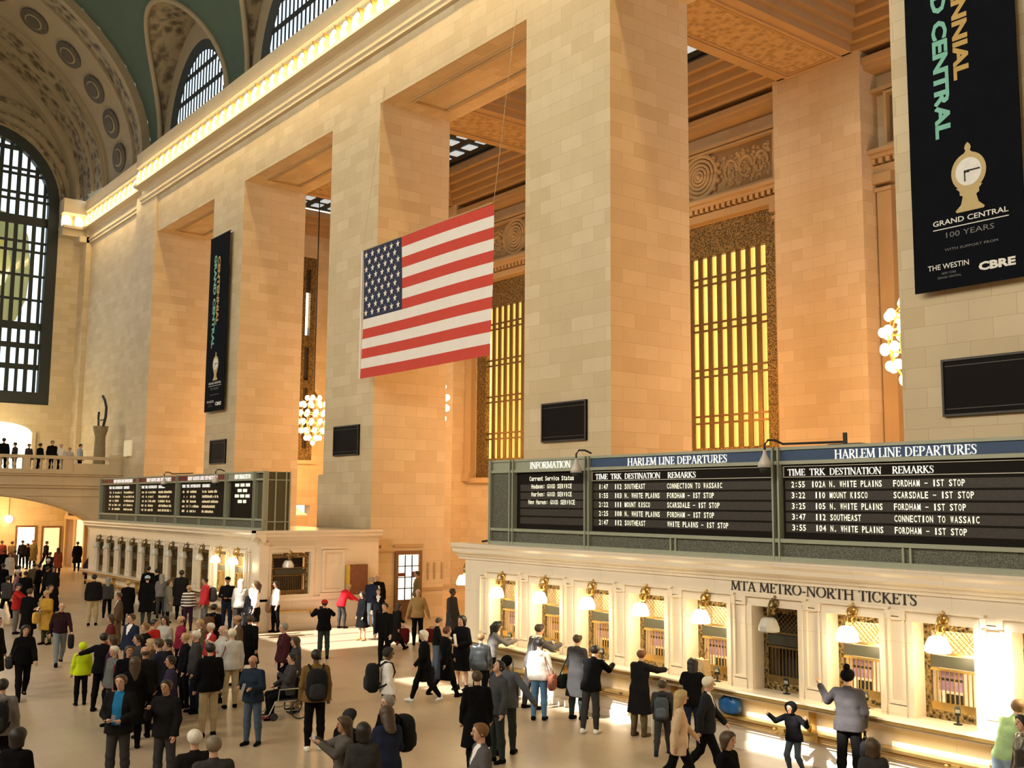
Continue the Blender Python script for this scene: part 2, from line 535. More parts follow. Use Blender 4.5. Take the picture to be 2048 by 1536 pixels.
mb.box(-36.9, -36.84, 21.5, 23.0, 2.72, 2.75).box(-36.9, -36.84, 22.65, 24.05, 2.9, 3.02).box(-36.9, -36.84, 24.0, 26.0, 1.1, 1.22)
for x in (24.3, 24.62, 25.0):
    mb.box(-36.9, -36.85, x, x + .07, 1.55, 2.25)
mb.frame('x', -36.9, -36.85, 21.85, 22.05, 2.85, 3.02, .04)
struct(mb.build('trim_7', COFFER))

# ---- west end wall with three arched windows
def arch_h(y, yc, hw, spring, rise):
    t = (y - yc) / hw
    return spring + rise * math.sqrt(max(0.0, 1 - t * t))
def wall_x(name, x0, x1, ya, yb, ztop, holes, mat, zs=26.9):
    # wall across the hall (constant x) with arched holes (yc, half width, sill, spring, rise)
    ys = sorted(set([ya, yb] + [yc + hw * math.cos(PI * k / 24) for yc, hw, *_ in holes for k in range(25)]))
    mb = MB()
    for a, b in zip(ys[:-1], ys[1:]):
        mid = (a + b) / 2
        H = [h for h in holes if h[0] - h[1] < mid < h[0] + h[1]]
        if not H:
            mb.box(x0, x1, a, b, 0, zs).box(x0, x1, a, b, zs, ztop, 1)
            continue
        yc, hw, sill, spring, rise = H[0]
        if sill > 0:
            mb.box(x0, x1, a, b, 0, sill)
        za, zb = arch_h(a, yc, hw, spring, rise), arch_h(b, yc, hw, spring, rise)
        vs = [(x, y, z) for x in (x0, x1) for y, z in ((a, za), (b, zb), (b, ztop), (a, ztop))]
        mb.add(vs, [(0, 1, 2, 3), (7, 6, 5, 4), (0, 4, 5, 1), (2, 6, 7, 3)], 1)
    return mb.build(name, mat)
WWIN = [(14.6, 5.35, 11.6, 26.4, 5.6), (3.2, 5.35, 11.6, 26.4, 5.6), (-8.2, 5.35, 11.6, 26.4, 5.6)]
struct(wall_x('wall_west', XW - 1.2, XW, -16, 23, 41, WWIN, [STONE, RIBP]))
mb = MB()
for yc, hw, sill, spring, rise in WWIN:              # mouldings round each window arch
    for d, t in ((.25, .16), (.95, .12), (1.9, .2)):
        mb.tube([(XW + .05, yc + (hw + d) * math.cos(a), spring + (rise + d) * math.sin(a)) for a in np.linspace(0, PI, 33)], t, 6)
struct(mb.build('trim_12', RIB))
for k, (yc, hw, sill, spring, rise) in enumerate(WWIN):
    w = struct(thing('window_%d' % (7 + k), (XW - .6, yc, sill), None, None))
    mb = MB()
    for R0, R1, n in ((1.0, .86, 24),):
        pr = []
        for k2 in range(n + 1):
            a = PI * k2 / n
            pr.append((yc + hw * math.cos(a), spring + rise * math.sin(a), yc + (hw - .75) * math.cos(a), spring + (rise - .75) * math.sin(a)))
        for p, q in zip(pr[:-1], pr[1:]):
            vs = [(x, *c) for x in (XW - .7, XW - .1) for c in ((p[0], p[1]), (q[0], q[1]), (q[2], q[3]), (p[2], p[3]))]
            mb.add(vs, [(0, 1, 2, 3), (7, 6, 5, 4), (3, 2, 6, 7), (0, 4, 5, 1)])
    mb.box(XW - .7, XW - .1, yc - hw, yc - hw + .75, sill, spring).box(XW - .7, XW - .1, yc + hw - .75, yc + hw, sill, spring).box(XW - .68, XW - .12, yc - hw + .75, yc + hw - .75, sill, sill + .9)
    W(mb, 'iron_frame', IRON, w)
    mb = MB()
    for i in range(-7, 8):
        y = yc + .62 * i
        top = arch_h(y, yc, hw - .7, spring, rise - .7)
        wdt = .11 if i % 2 else .14
        mb.box(XW - .45, XW - .37, y - wdt, y + wdt, sill + .9, top)
    for z, t in ((14.35, .2), (15.9, .2), (17.35, .28), (19.3, .09), (21.1, .09), (22.9, .09), (23.6, .09), (25.2, .34), (26.7, .1), (27.2, .1), (28.6, .1), (29.0, .1), (30.5, .16)):
        hwz = hw - .7 if z < spring else (hw - .7) * math.sqrt(max(0, 1 - ((z - spring) / (rise - .7)) ** 2))
        mb.box(XW - .46, XW - .36, yc - hwz, yc + hwz, z - t, z + t)
    W(mb, 'glazing_bars', IRON, w)
    W(MB().box(XW - .62, XW - .6, yc - hw, yc + hw, sill, spring + rise), 'pane', GLASS, w)
# the street side seen through the west windows
tag(MB().prism([(6, 0), (17, 0), (17, 18.2), (18.6, 18.7), (19.7, 19.4), (20.4, 21.2), (20.62, 24), (20.3, 26.5), (19.6, 28.1), (17, 28.6), (16, 26.2), (18.6, 26.0), (19.1, 24), (18.7, 22.2), (16.4, 21.8), (6, 22)], 'x', -112, -92).build('outside_building', M('ochre_masonry', (.42, .37, .12), .8, scale=.5)),
    'ochre building outside, seen through the tall west window', 'building')

# ---- barrel vault
VC, VA, VB, VS = 3.2, 18.62, 13.1, 27.0
def vz(y): return VS + VB * math.sqrt(max(0, 1 - ((y - VC) / VA) ** 2))
def vy(z): return VC + VA * math.sqrt(max(0, 1 - ((z - VS) / VB) ** 2))
def ring(k, inset):
    t = PI * k
    return VC + (VA - inset) * math.cos(t), VS + (VB - inset) * math.sin(t)
LH, LR = 5.45, 6.85
def lun_top(x):
    for c in BAYS:
        if abs(x - c) < LH:
            return VS + LR * math.sqrt(1 - ((x - c) / LH) ** 2)
    return VS
xs = set([-66.75, 13.0])
for c in BAYS:
    for k in range(25):
        xs.add(round(c + LH * math.cos(PI * k / 24), 4))
xs = sorted(x for x in xs if -66.76 <= x <= 13)
mb = MB()
NT = 30
rows = []
for x in xs:
    t0 = math.asin(min(1, (lun_top(x) - VS) / VB))
    rows.append([(x, VC + VA * math.cos(t), VS + VB * math.sin(t)) for t in np.linspace(t0, PI * .84, NT)])
vs = [p for r in rows for p in r]
fs = []
for i in range(len(rows) - 1):
    for j in range(NT - 1):
        a = i * NT + j
        fs.append((a, a + 1, a + NT + 1, a + NT))
mb.add(vs, fs)
struct(mb.build('ceiling', TEAL, None, True))
# lunettes: webs cut into the vault, end walls and windows
for k, c in enumerate(BAYS):
    yw = 21.95
    mb = MB()
    n = 28
    A = [PI * q / n for q in range(n + 1)]
    vo, vi = [], []
    for a in A:
        x, z = c + LH * math.cos(a), VS + LR * math.sin(a)
        vo.append((x, vy(z), z))
        vi.append((x, yw, z))
    mb.add(vo + vi, [(i, i + 1, n + 2 + i, n + 1 + i) for i in range(n)])
    struct(mb.build('ceiling_lunette', RIB, None, True))
    mb = MB()                                  # pale rib along the groin
    mb.tube([(p[0], p[1] - .05, p[2]) for p in vo], .17, 6)
    struct(mb.build('ceiling_groin_rib', RIBP, None, True))
    iw, ir = 4.35, 5.2                          # dark reveal and arched window
    wi = [(c + iw * math.cos(a), yw, VS + .1 + ir * math.sin(a)) for a in A]
    wb = [(c + (iw - .5) * math.cos(a), yw + .25, VS + .1 + (ir - .55) * math.sin(a)) for a in A]
    mb = MB().add(vi + wi, [(i, i + 1, n + 2 + i, n + 1 + i) for i in range(n)])
    struct(mb.build('wall_lunette', RIBP))
    w = struct(thing('window_%d' % (10 + k), (c, yw, VS), None, None))
    W(MB().add(wi + wb, [(i, i + 1, n + 2 + i, n + 1 + i) for i in range(n)]).box(c - iw, c + iw, yw, yw + .26, VS - .1, VS + .3), 'iron_frame', IRON, w)
    mb = MB()
    for q in range(-8, 9):
        x = c + .46 * q
        top = VS + .1 + (ir - .55) * math.sqrt(max(0, 1 - (.46 * q / (iw - .5)) ** 2))
        mb.box(x - .06, x + .06, yw + .20, yw + .25, VS + .2, top)
    for z in (29.3, 30.7):
        hx = (iw - .5) * math.sqrt(max(0, 1 - ((z - VS - .1) / (ir - .55)) ** 2))
        mb.box(c - hx, c + hx, yw + .18, yw + .25, z - .13, z + .13)
    W(mb, 'glazing_bars', IRON, w)
    W(MB().box(c - iw, c + iw, yw + .26, yw + .28, VS, VS + ir + .1), 'pane', GLASS, w)
struct(MB().box(-66.75, 13, PY - .3, 22.6, 26.6, 27.0).build('trim_8', STONE_P))

# transverse arches at the west end, with medallions
prof = [(-66.75, .0), (-66.75, .55), (-67.25, .55), (-67.25, .35), (-67.5, .35), (-67.5, .18), (-69.3, .18), (-69.3, .34), (-69.6, .34), (-69.6, .12), (-75.2, .12), (-75.2, .3), (-75.5, .3), (-75.5, .5),
        (-76.9, .62), (-76.9, .8), (-77.2, .8), (-77.2, .7), (-79.6, .85), (-79.6, 1.1), (-80.0, 1.2), (-81.0, 1.2)]
mats = [1, 1, 1, 1, 1, 0, 1, 1, 1, 1, 1, 1, 1, 0, 1, 1, 1, 0, 1, 1, 1]
mb = MB()
NA = 40
for q in range(len(prof) - 1):
    vs = []
    for k in range(NA + 1):
        for x, ins in (prof[q], prof[q + 1]):
            y, z = ring(k / NA * .86, ins)
            vs.append((x, y, z))
    mb.add(vs, [(2 * k, 2 * k + 1, 2 * k + 3, 2 * k + 2) for k in range(NA)], mats[q])
struct(mb.build('ceiling_arches', [RIB, RIBP]))
mb = MB()
for k in range(12):
    t = .035 + k * .058
    (y, z), (y2, z2) = ring(t, .13), ring(t + .01, .13)
    T = Vector((0, y2 - y, z2 - z)).normalized()
    N = Vector((0, VC - y, (VS - z) * (VA / VB) ** 2)).normalized()
    O = Vector((-72.4, y, z))
    X = Vector((1, 0, 0))
    for R, hgt, m in ((1.0, .14, 0), (.62, .20, 1), (.5, .26, 0)):
        p = [O + (X * math.cos(a) * 1.25 + T * math.sin(a)) * R for a in np.linspace(0, 2 * PI, 19)[:-1]]
        n = len(p)
        mb.add([tuple(v - N * .1) for v in p] + [tuple(v + N * hgt) for v in p], [(i, (i + 1) % n, n + (i + 1) % n, n + i) for i in range(n)] + [tuple(range(n, 2 * n))], m)
struct(mb.build('ceiling_medallions', [M('medallion_dark', (.075, .06, .04), .7, var=.5, scale=5), RIBP]))

# ---- walls behind the camera: north wall, openings cut to shape the sun patches, east wall
SUNCUTS = [(-35.7, -30.6, 27.4, 32.4), (-24.6, -21.6, 26.7, 27.9), (-20.9, -16.6, 27.5, 29.0), (-13.6, -8.95, 27.9, 29.2), (-8.9, -8.35, 27.4, 31.2)]
mb = MB()
y0, y1 = -15.75, -15.15
lo, hi = 26.7, 32.5
mb.box(-82, 13, y0, y1, 0, lo).box(-82, 13, y0, y1, hi, 46)
cx = -82
for a, b, z0, z1 in SUNCUTS:
    mb.box(cx, a, y0, y1, lo, hi)
    if z0 > lo: mb.box(a, b, y0, y1, lo, z0)
    mb.box(a, b, y0, y1, z1, hi)
    n = max(1, round((b - a) / 1.6))
    for k in range(1, n):
        x = a + (b - a) * k / n
        mb.box(x - .07, x + .07, y0, y1, z0, z1)
    cx = b
mb.box(cx, 13, y0, y1, lo, hi)
struct(mb.build('wall_north', STONE))
struct(MB().box(12.4, 13, -15.8, 23, 0, 46).build('wall_east', STONE))

# ---- west balcony over its arch
BX = -68.5
struct(MB().box(XW, BX, -15, PY + .3, 5.75, 6.3).build('floor_balcony', STONE_P))
ys = [-15.0] + [13 + 7.3 * math.cos(PI * k / 30) for k in range(30, -1, -1)] + [PY + .3]
mb = MB()
for a, b in zip(ys[:-1], ys[1:]):
    za = 2.2 + 2.75 * math.sqrt(max(0, 1 - ((a - 13) / 7.3) ** 2)) if abs(a - 13) <= 7.3001 else 0
    zb = 2.2 + 2.75 * math.sqrt(max(0, 1 - ((b - 13) / 7.3) ** 2)) if abs(b - 13) <= 7.3001 else 0
    if b <= 13 - 7.29 or a >= 13 + 7.29:
        za = zb = 0
    vs = [(x, y, z) for x in (BX - .9, BX) for y, z in ((a, za), (b, zb), (b, 5.75), (a, 5.75))]
    mb.add(vs, [(0, 1, 2, 3), (7, 6, 5, 4), (0, 4, 5, 1), (2, 6, 7, 3)])
struct(mb.build('wall_balcony', STONE_P))
mb = MB()
for z0, z1, d in ((4.95, 5.1, .06), (5.45, 5.62, .12), (5.62, 5.8, .22), (6.2, 6.32, .12), (6.32, 6.45, .2)):
    mb.box(BX - .3, BX + d, -15, PY + .3, z0, z1)
mb.tube([(BX + .03, 13 + 7.42 * math.cos(a), 2.2 + 2.87 * math.sin(a)) for a in np.linspace(0, PI, 40)], .09, 5)
struct(mb.build('trim_9', STONE_P))
bal = thing('balustrade', (BX, 10, 6.45), 'stone balustrade along the front edge of the far west balcony', 'balustrade')
W(MB().box(BX - .28, BX + .1, -15, PY + .3, 7.25, 7.45).box(BX - .2, BX + .05, -15, PY + .3, 6.45, 6.6), 'rail', STONE_P, bal)
for ya, yb, zz in ((17.9, 18.5, 7.25), (20.7, PY + .3, 7.6), (15.6, 16.0, 7.25)):
    W(MB().box(BX - .25, BX + .08, ya, yb, 6.45, zz), 'pedestal', STONE_P, bal)
W(MB().box(BX - .22, BX + .04, 18.5, 20.7, 6.6, 7.0), 'solid_panel', STONE_P, bal)
bprof = [(.07, 0), (.09, .05), (.05, .12), (.11, .3), (.05, .5), (.08, .58), (.08, .65)]
b0 = None
for k in range(26):
    y = 8.3 + .38 * k
    if 15.5 < y < 16.1 or y > 17.8:
        continue
    if b0 is None:
        b0 = W(MB().lathe(bprof, (BX - .08, y, 6.6), 8), 'baluster', STONE_P, bal, True)
        yb0 = y
    else:
        c = b0.copy(); COL.objects.link(c); c.parent = bal; c.location = (0, y - yb0, 0)
# doors and lit openings of the end wall
d = struct(thing('door_2', (XW, 16.2, 6.3), None, None))
ap = [(14.0, 6.3), (18.9, 6.3), (18.9, 9.5)] + [(16.4 + 2.5 * math.cos(a), 9.5 + .75 * math.sin(a)) for a in np.linspace(0, PI, 12)] + [(14, 9.5)]
W(MB().prism(ap, 'x', XW + .02, XW + .06), 'lit_opening', LITWHITE, d)
mb = MB().box(XW, XW + .25, 18.9, 19.15, 6.3, 9.6)
W(mb, 'jamb', STONE_P, d)
for k, (ya, yb, z1, m) in enumerate(((16.0, 17.0, 2.9, LITWHITE), (18.35, 19.5, 2.75, LITWHITE), (20.1, 21.2, 2.7, WARM_GLOW))):
    d = struct(thing('door_%d' % (3 + k), (XW, ya, 0), None, None))
    W(MB().box(XW + .02, XW + .05, ya, yb, 0.02, z1), 'lit_opening', m, d)
    W(MB().frame('x', XW, XW + .14, ya - .12, yb + .12, -.2, z1 + .14, .12), 'door_frame', WOOD, d)
d = struct(thing('door_6', (-77.8, PY, 0), None, None))
mb = MB().box(-80.3, -80.0, PY - .2, PY + .05, 0, 3.4).box(-78.0, -77.6, PY - .2, PY + .05, 0, 3.4).box(-75.6, -75.3, PY - .2, PY + .05, 0, 3.4).box(-80.3, -75.3, PY - .25, PY + .05, 3.35, 3.6).box(-78.0, -77.7, PY - .15, PY + .05, 3.6, 4.5).box(-76.2, -76, PY - .15, PY + .05, 3.6, 4.4)
W(mb, 'door_frame', COFFER, d)
W(MB().box(-80.0, -78.0, PY - .08, PY - .02, 0, 3.35), 'panel', WOOD, d)
W(MB().box(-77.6, -75.6, PY - .08, PY - .02, 0.1, 3.35), 'lit_opening', M('dim_lit_door', (.8, .72, .5), .5, emit=.55, ecol=(1, .9, .66), sample=False), d)
W(MB().box(-80.0, -78.0, PY - .06, PY - .02, 3.6, 4.6).box(-77.7, -76.2, PY - .06, PY - .02, 3.6, 4.4), 'transom_pane', DARKIN, d)
gl = thing('globe_lamp', (XW + .6, 17.6, 3.35), 'white globe lamp glowing over the lit doorway below the balcony', 'lamp')
MB().ell((0, 0, 0), (.28, .28, .28), 10, 8).build('globe', SHADE, gl, True)
MB().tube([(0, 0, .26), (0, 0, 2.4)], .03, 6).build('stem', BRONZE, gl)
lamp('under_balcony_light', 'POINT', (-77.5, 16.5, 3.6), 900, (1, .62, .25), .6)
lamp('under_balcony_light', 'POINT', (-74, 10, 3.8), 700, (1, .62, .25), .6)  # added warm light under the balcony, no globe at this spot
lamp('balcony_light', 'POINT', (-78, 15.5, 9.5), 500, (1, .8, .45), .6)

# ================================================================ LETTERING
TK, TN = .15, .055
def _a(cx, cy, rx, ry, a0, a1): return ('a', cx, cy, rx, ry, a0, a1)
GL = {
 'A': (.86, [(.1, 0, .42, 1, TN), (.40, 1, .76, 0, TK), (.2, .33, .64, .33, TN), ('s', .1), ('s', .76)]),
 'C': (.86, [_a(.48, .5, .38, .47, 48, 312), (.74, .66, .74, .9, TN), (.74, .12, .74, .26, TN)]),
 'D': (.92, [(.17, 0, .17, 1, TK), _a(.36, .5, .44, .47, -90, 90), (.1, .97, .36, .97, TN), (.1, .03, .36, .03, TN)]),
 'E': (.68, [(.17, 0, .17, 1, TK), (.05, .97, .6, .97, TN), (.17, .52, .5, .52, TN), (.05, .03, .64, .03, TN), (.6, .8, .6, 1, TN), (.63, 0, .63, .22, TN), (.5, .42, .5, .62, TN)]),
 'F': (.64, [(.17, 0, .17, 1, TK), (.05, .97, .6, .97, TN), (.17, .52, .5, .52, TN), (.6, .8, .6, 1, TN), (.5, .42, .5, .62, TN), ('s', .17)]),
 'H': (.98, [(.17, 0, .17, 1, TK), (.8, 0, .8, 1, TK), (.17, .52, .8, .52, TN), ('s', .17), ('s', .8), ('t', .17), ('t', .8)]),
 'I': (.36, [(.18, 0, .18, 1, TK), ('s', .18), ('t', .18)]),
 'K': (.86, [(.17, 0, .17, 1, TK), (.22, .45, .66, 1, TN), (.32, .56, .76, 0, TK), ('s', .17), ('t', .17), ('s', .76), ('t', .64)]),
 'L': (.66, [(.17, 0, .17, 1, TK), (.05, .03, .62, .03, TN), (.62, 0, .62, .24, TN), ('t', .17)]),
 'M': (1.1, [(.13, 0, .17, 1, TN), (.17, 1, .53, .06, TK), (.53, .06, .9, 1, TN), (.9, 1, .95, 0, TK), ('s', .13), ('s', .95), ('t', .13), ('t', .93)]),
 'N': (.96, [(.14, 0, .14, 1, TN), (.14, 1, .8, 0, TK), (.8, 0, .8, 1, TN), ('s', .14), ('t', .1), ('t', .8)]),
 'O': (.98, [_a(.49, .5, .41, .48, 0, 360)]),
 'P': (.74, [(.17, 0, .17, 1, TK), _a(.34, .73, .3, .25, -90, 90), (.05, .97, .34, .97, TN), (.17, .48, .34, .48, TN), ('s', .17)]),
 'R': (.82, [(.17, 0, .17, 1, TK), _a(.34, .74, .28, .24, -90, 90), (.05, .97, .34, .97, TN), (.17, .5, .34, .5, TN), (.36, .5, .74, 0, TK), ('s', .17), ('s', .74)]),
 'S': (.64, [('p', [(.54, .74), (.52, .93), (.32, .98), (.13, .9), (.12, .72), (.26, .57), (.42, .46), (.52, .30), (.48, .1), (.3, .02), (.1, .07), (.08, .26)], [.05, .05, .06, .10, .13, .15, .15, .13, .10, .06, .05, .05])]),
 'T': (.78, [(.39, 0, .39, 1, TK), (.04, .97, .74, .97, TN), (.05, .78, .05, 1, TN), (.73, .78, .73, 1, TN), ('s', .39)]),
 'U': (.9, [(.16, .35, .16, 1, TK), (.74, .35, .74, 1, TN), _a(.45, .36, .29, .34, 180, 360), ('t', .16), ('t', .74)]),
 'V': (.84, [(.1, 1, .42, 0, TK), (.42, 0, .74, 1, TN), ('t', .1), ('t', .74)]),
 'W': (1.2, [(.1, 1, .36, 0, TK), (.36, 0, .6, .95, TN), (.58, .95, .84, 0, TK), (.84, 0, 1.1, 1, TN), ('t', .1), ('t', 1.1), ('t', .6)]),
 '-': (.42, [(.06, .36, .36, .36, .09)]), ' ': (.36, []),
}
def _stroke(mb, P, w, s, place, d):
    # ribbon along points P with widths w, extruded by d
    n = len(P)
    L, R = [], []
    for i in range(n):
        a, b = P[max(i - 1, 0)], P[min(i + 1, n - 1)]
        dx, dy = b[0] - a[0], b[1] - a[1]
        q = math.hypot(dx, dy) or 1
        h = w[i] / 2
        L.append((P[i][0] - dy / q * h, P[i][1] + dx / q * h))
        R.append((P[i][0] + dy / q * h, P[i][1] - dx / q * h))
    f = [place(x, y, d) for x, y in L] + [place(x, y, d) for x, y in R]
    k = [place(x, y, 0) for x, y in L] + [place(x, y, 0) for x, y in R]
    fs = []
    for i in range(n - 1):
        fs += [(i, i + 1, n + i + 1, n + i), (2 * n + i, i, n + i, 3 * n + i) if False else (i, 2 * n + i, 2 * n + i + 1, i + 1), (n + i, n + i + 1, 3 * n + i + 1, 3 * n + i)]
    fs += [(0, n, 3 * n, 2 * n), (n - 1, 3 * n - 1, 4 * n - 1, 2 * n - 1)]
    mb.add(f + k, fs)
def serif(text, width, height, place, d=.02, track=.0):
    # roman capitals built from thick and thin strokes; place(u, v, depth) maps to the room
    tot = sum(GL[c][0] + track for c in text)
    sx = width / tot
    mb = MB()
    x = 0
    for c in text:
        w, st = GL[c]
        for s in st:
            if s[0] == 'a':
                _, cx, cy, rx, ry, a0, a1 = s
                n = max(6, int(abs(a1 - a0) / 18))
                A = [math.radians(a0 + (a1 - a0) * i / n) for i in range(n + 1)]
                P = [(cx + rx * math.cos(a), cy + ry * math.sin(a)) for a in A]
                ww = [TN + (TK - TN) * math.cos(a) ** 2 for a in A]
            elif s[0] in ('s', 't'):
                y = .022 if s[0] == 's' else .978
                P, ww = [(s[1] - .15, y), (s[1] + .15, y)], [.045, .045]
            elif s[0] == 'p':
                P, ww = s[1], s[2]
            else:
                P, ww = [(s[0], s[1]), (s[2], s[3])], [s[4]] * 2
            P = [((x + p[0]) * sx, p[1] * height) for p in P]
            k = (sx + height) / 2
            _stroke(mb, P, [q * k for q in ww], 1, place, d)
        x += w + track
    return mb
def front(x0, y, z0):
    return lambda u, v, d: (x0 + u, y - d, z0 + v)
_TC = {}
def sans(text, bold=0.0):
    # plain block letters from the built-in typeface, returned as verts / faces in a unit box
    key = (text, bold)
    if key not in _TC:
        cu = bpy.data.curves.new('t', 'FONT')
        cu.body = text
        cu.extrude = 0
        cu.offset = bold
        cu.resolution_u = 2
        o = bpy.data.objects.new('t', cu)
        COL.objects.link(o)
        bpy.context.view_layer.update()
        me = bpy.data.meshes.new_from_object(o.evaluated_get(bpy.context.evaluated_depsgraph_get()))
        v = np.array([q.co[:] for q in me.vertices])
        f = [tuple(p.vertices) for p in me.polygons]
        bpy.data.objects.remove(o)
        bpy.data.curves.remove(cu)
        bpy.data.meshes.remove(me)
        v = v[:, :2] - v[:, :2].min(0)
        _TC[key] = (v / v.max(0), f)
    return _TC[key]
def sans_mb(text, width, height, place, bold=0.0):
    v, f = sans(text, bold)
    return MB().add([place(p[0] * width, p[1] * height, .012) for p in v], f)

# ================================================================ TICKET OFFICES
TY, TH, SZ = 16.5, 3.65, 1.16
ORD = ['first', 'second', 'third', 'fourth', 'fifth', 'sixth', 'seventh', 'eighth', 'ninth', 'tenth', 'eleventh', 'twelfth']
def counter_lamp(x, y, z, lit, label, group, rz=0.0):
    t = thing('counter_lamp', (x, y, z), label, 'lamp', group, rz)
    mb = MB()
    mb.lathe([(.02, .16), (.06, .18), (.09, .22), (.05, .26), (.10, .30), (.04, .34)], (0, .1, 0), 8)
    mb.tube([(0, .24, .42), (0, .16, .46), (0, .06, .44), (0, 0, .34), (0, 0, .16)], .022, 6)
    mb.ell((0, .19, .40), (.10, .05, .08), 8, 5)
    for k in range(5):
        mb.ell((.05 * math.cos(k * 1.3), .19 + .03 * math.sin(k * 1.3), .32 + .05 * k), (.03, .03, .03), 6, 4)
    mb.build('bracket', BRASS if lit else BRONZE, t, True)
    s = MB()
    pr = [(.10, .14), (.145, .11), (.205, -.02), (.215, -.10), (.19, -.125)]
    for (r0, z0), (r1, z1) in zip(pr[:-1], pr[1:]):
        n = 8
        ang = [2 * PI * (k + .5) / n for k in range(n)]
        s.add([(r0 * math.cos(a), r0 * .9 * math.sin(a), z0) for a in ang] + [(r1 * math.cos(a), r1 * .9 * math.sin(a), z1) for a in ang], [(k, (k + 1) % n, n + (k + 1) % n, n + k) for k in range(n)])
    s.add([(.10 * math.cos(2 * PI * (k + .5) / 8), .09 * math.sin(2 * PI * (k + .5) / 8), .14) for k in range(8)], [tuple(range(8))])
    s.add([(.19 * math.cos(2 * PI * (k + .5) / 8), .17 * math.sin(2 * PI * (k + .5) / 8), -.125) for k in range(8)], [tuple(range(7, -1, -1))])
    s.build('shade', SHADE if lit else SHADE0, t)
    return t

def ticket_window(c, y, lit, label, group, ax='y', hw=.55, lattice=False):
    # bronze grille set in the opening: ornate border, name plate, bars, lattice, counter sill
    t = thing('ticket_window', (c, y, SZ), label, 'ticket window', group)
    if ax == 'x':
        t.location = (y, c, SZ)
        t.rotation_euler = (0, 0, PI / 2)
    MB().frame('y', -.03, .03, -hw, hw, 0, 1.62, .11, wb=.15).build('ornate_border', BRONZE_O, t)
    mb = MB()
    mb.box(-hw + .11, hw - .11, -.03, .02, .80, .84).box(-hw + .11, hw - .11, -.03, .02, 1.07, 1.11).box(-hw + .11, hw - .11, -.03, .02, .15, .28)
    n = 11 if hw < .6 else 18
    for k in range(1, n):
        x = -hw + .11 + (2 * hw - .22) * k / n
        mb.box(x - .009, x + .009, -.01, .01, .28, .82)
    if hw < .6:
        for k in range(7):
            for s in (-1, 1):
                x = .36 - .1 * k
                if abs(x) < .42:
                    mb.tube([(max(-.43, min(.43, x - s * .2)), -.005, 1.12), (max(-.43, min(.43, x + s * .2)), -.005, 1.5)], .008, 4)
    mb.build('grille', BRASS if lit else BRONZE, t)
    MB().box(-hw + .13, hw - .13, -.05, -.02, .86, 1.05).build('name_plate', M('plate_dark', (.05, .05, .035), .4), t)
    MB().box(-hw, hw, .42, .46, 0, 1.62).build('office_wall', WARM_GLOW if lit else DARKIN, t)  # panel glows or is dark in place of a lit or unlit office
    if lit:
        p = MB().box(-.40, .02, .16, .19, .45, .78, 0).box(-.40, .02, .15, .16, .62, .66, 1).box(-.28, .0, .16, .2, .22, .40, 1)
        p.build('notice_panel', [M('mauve_notice', (.34, .22, .38), .5, var=.35, scale=14, emit=.12, sample=False), IRON], t)
    return t

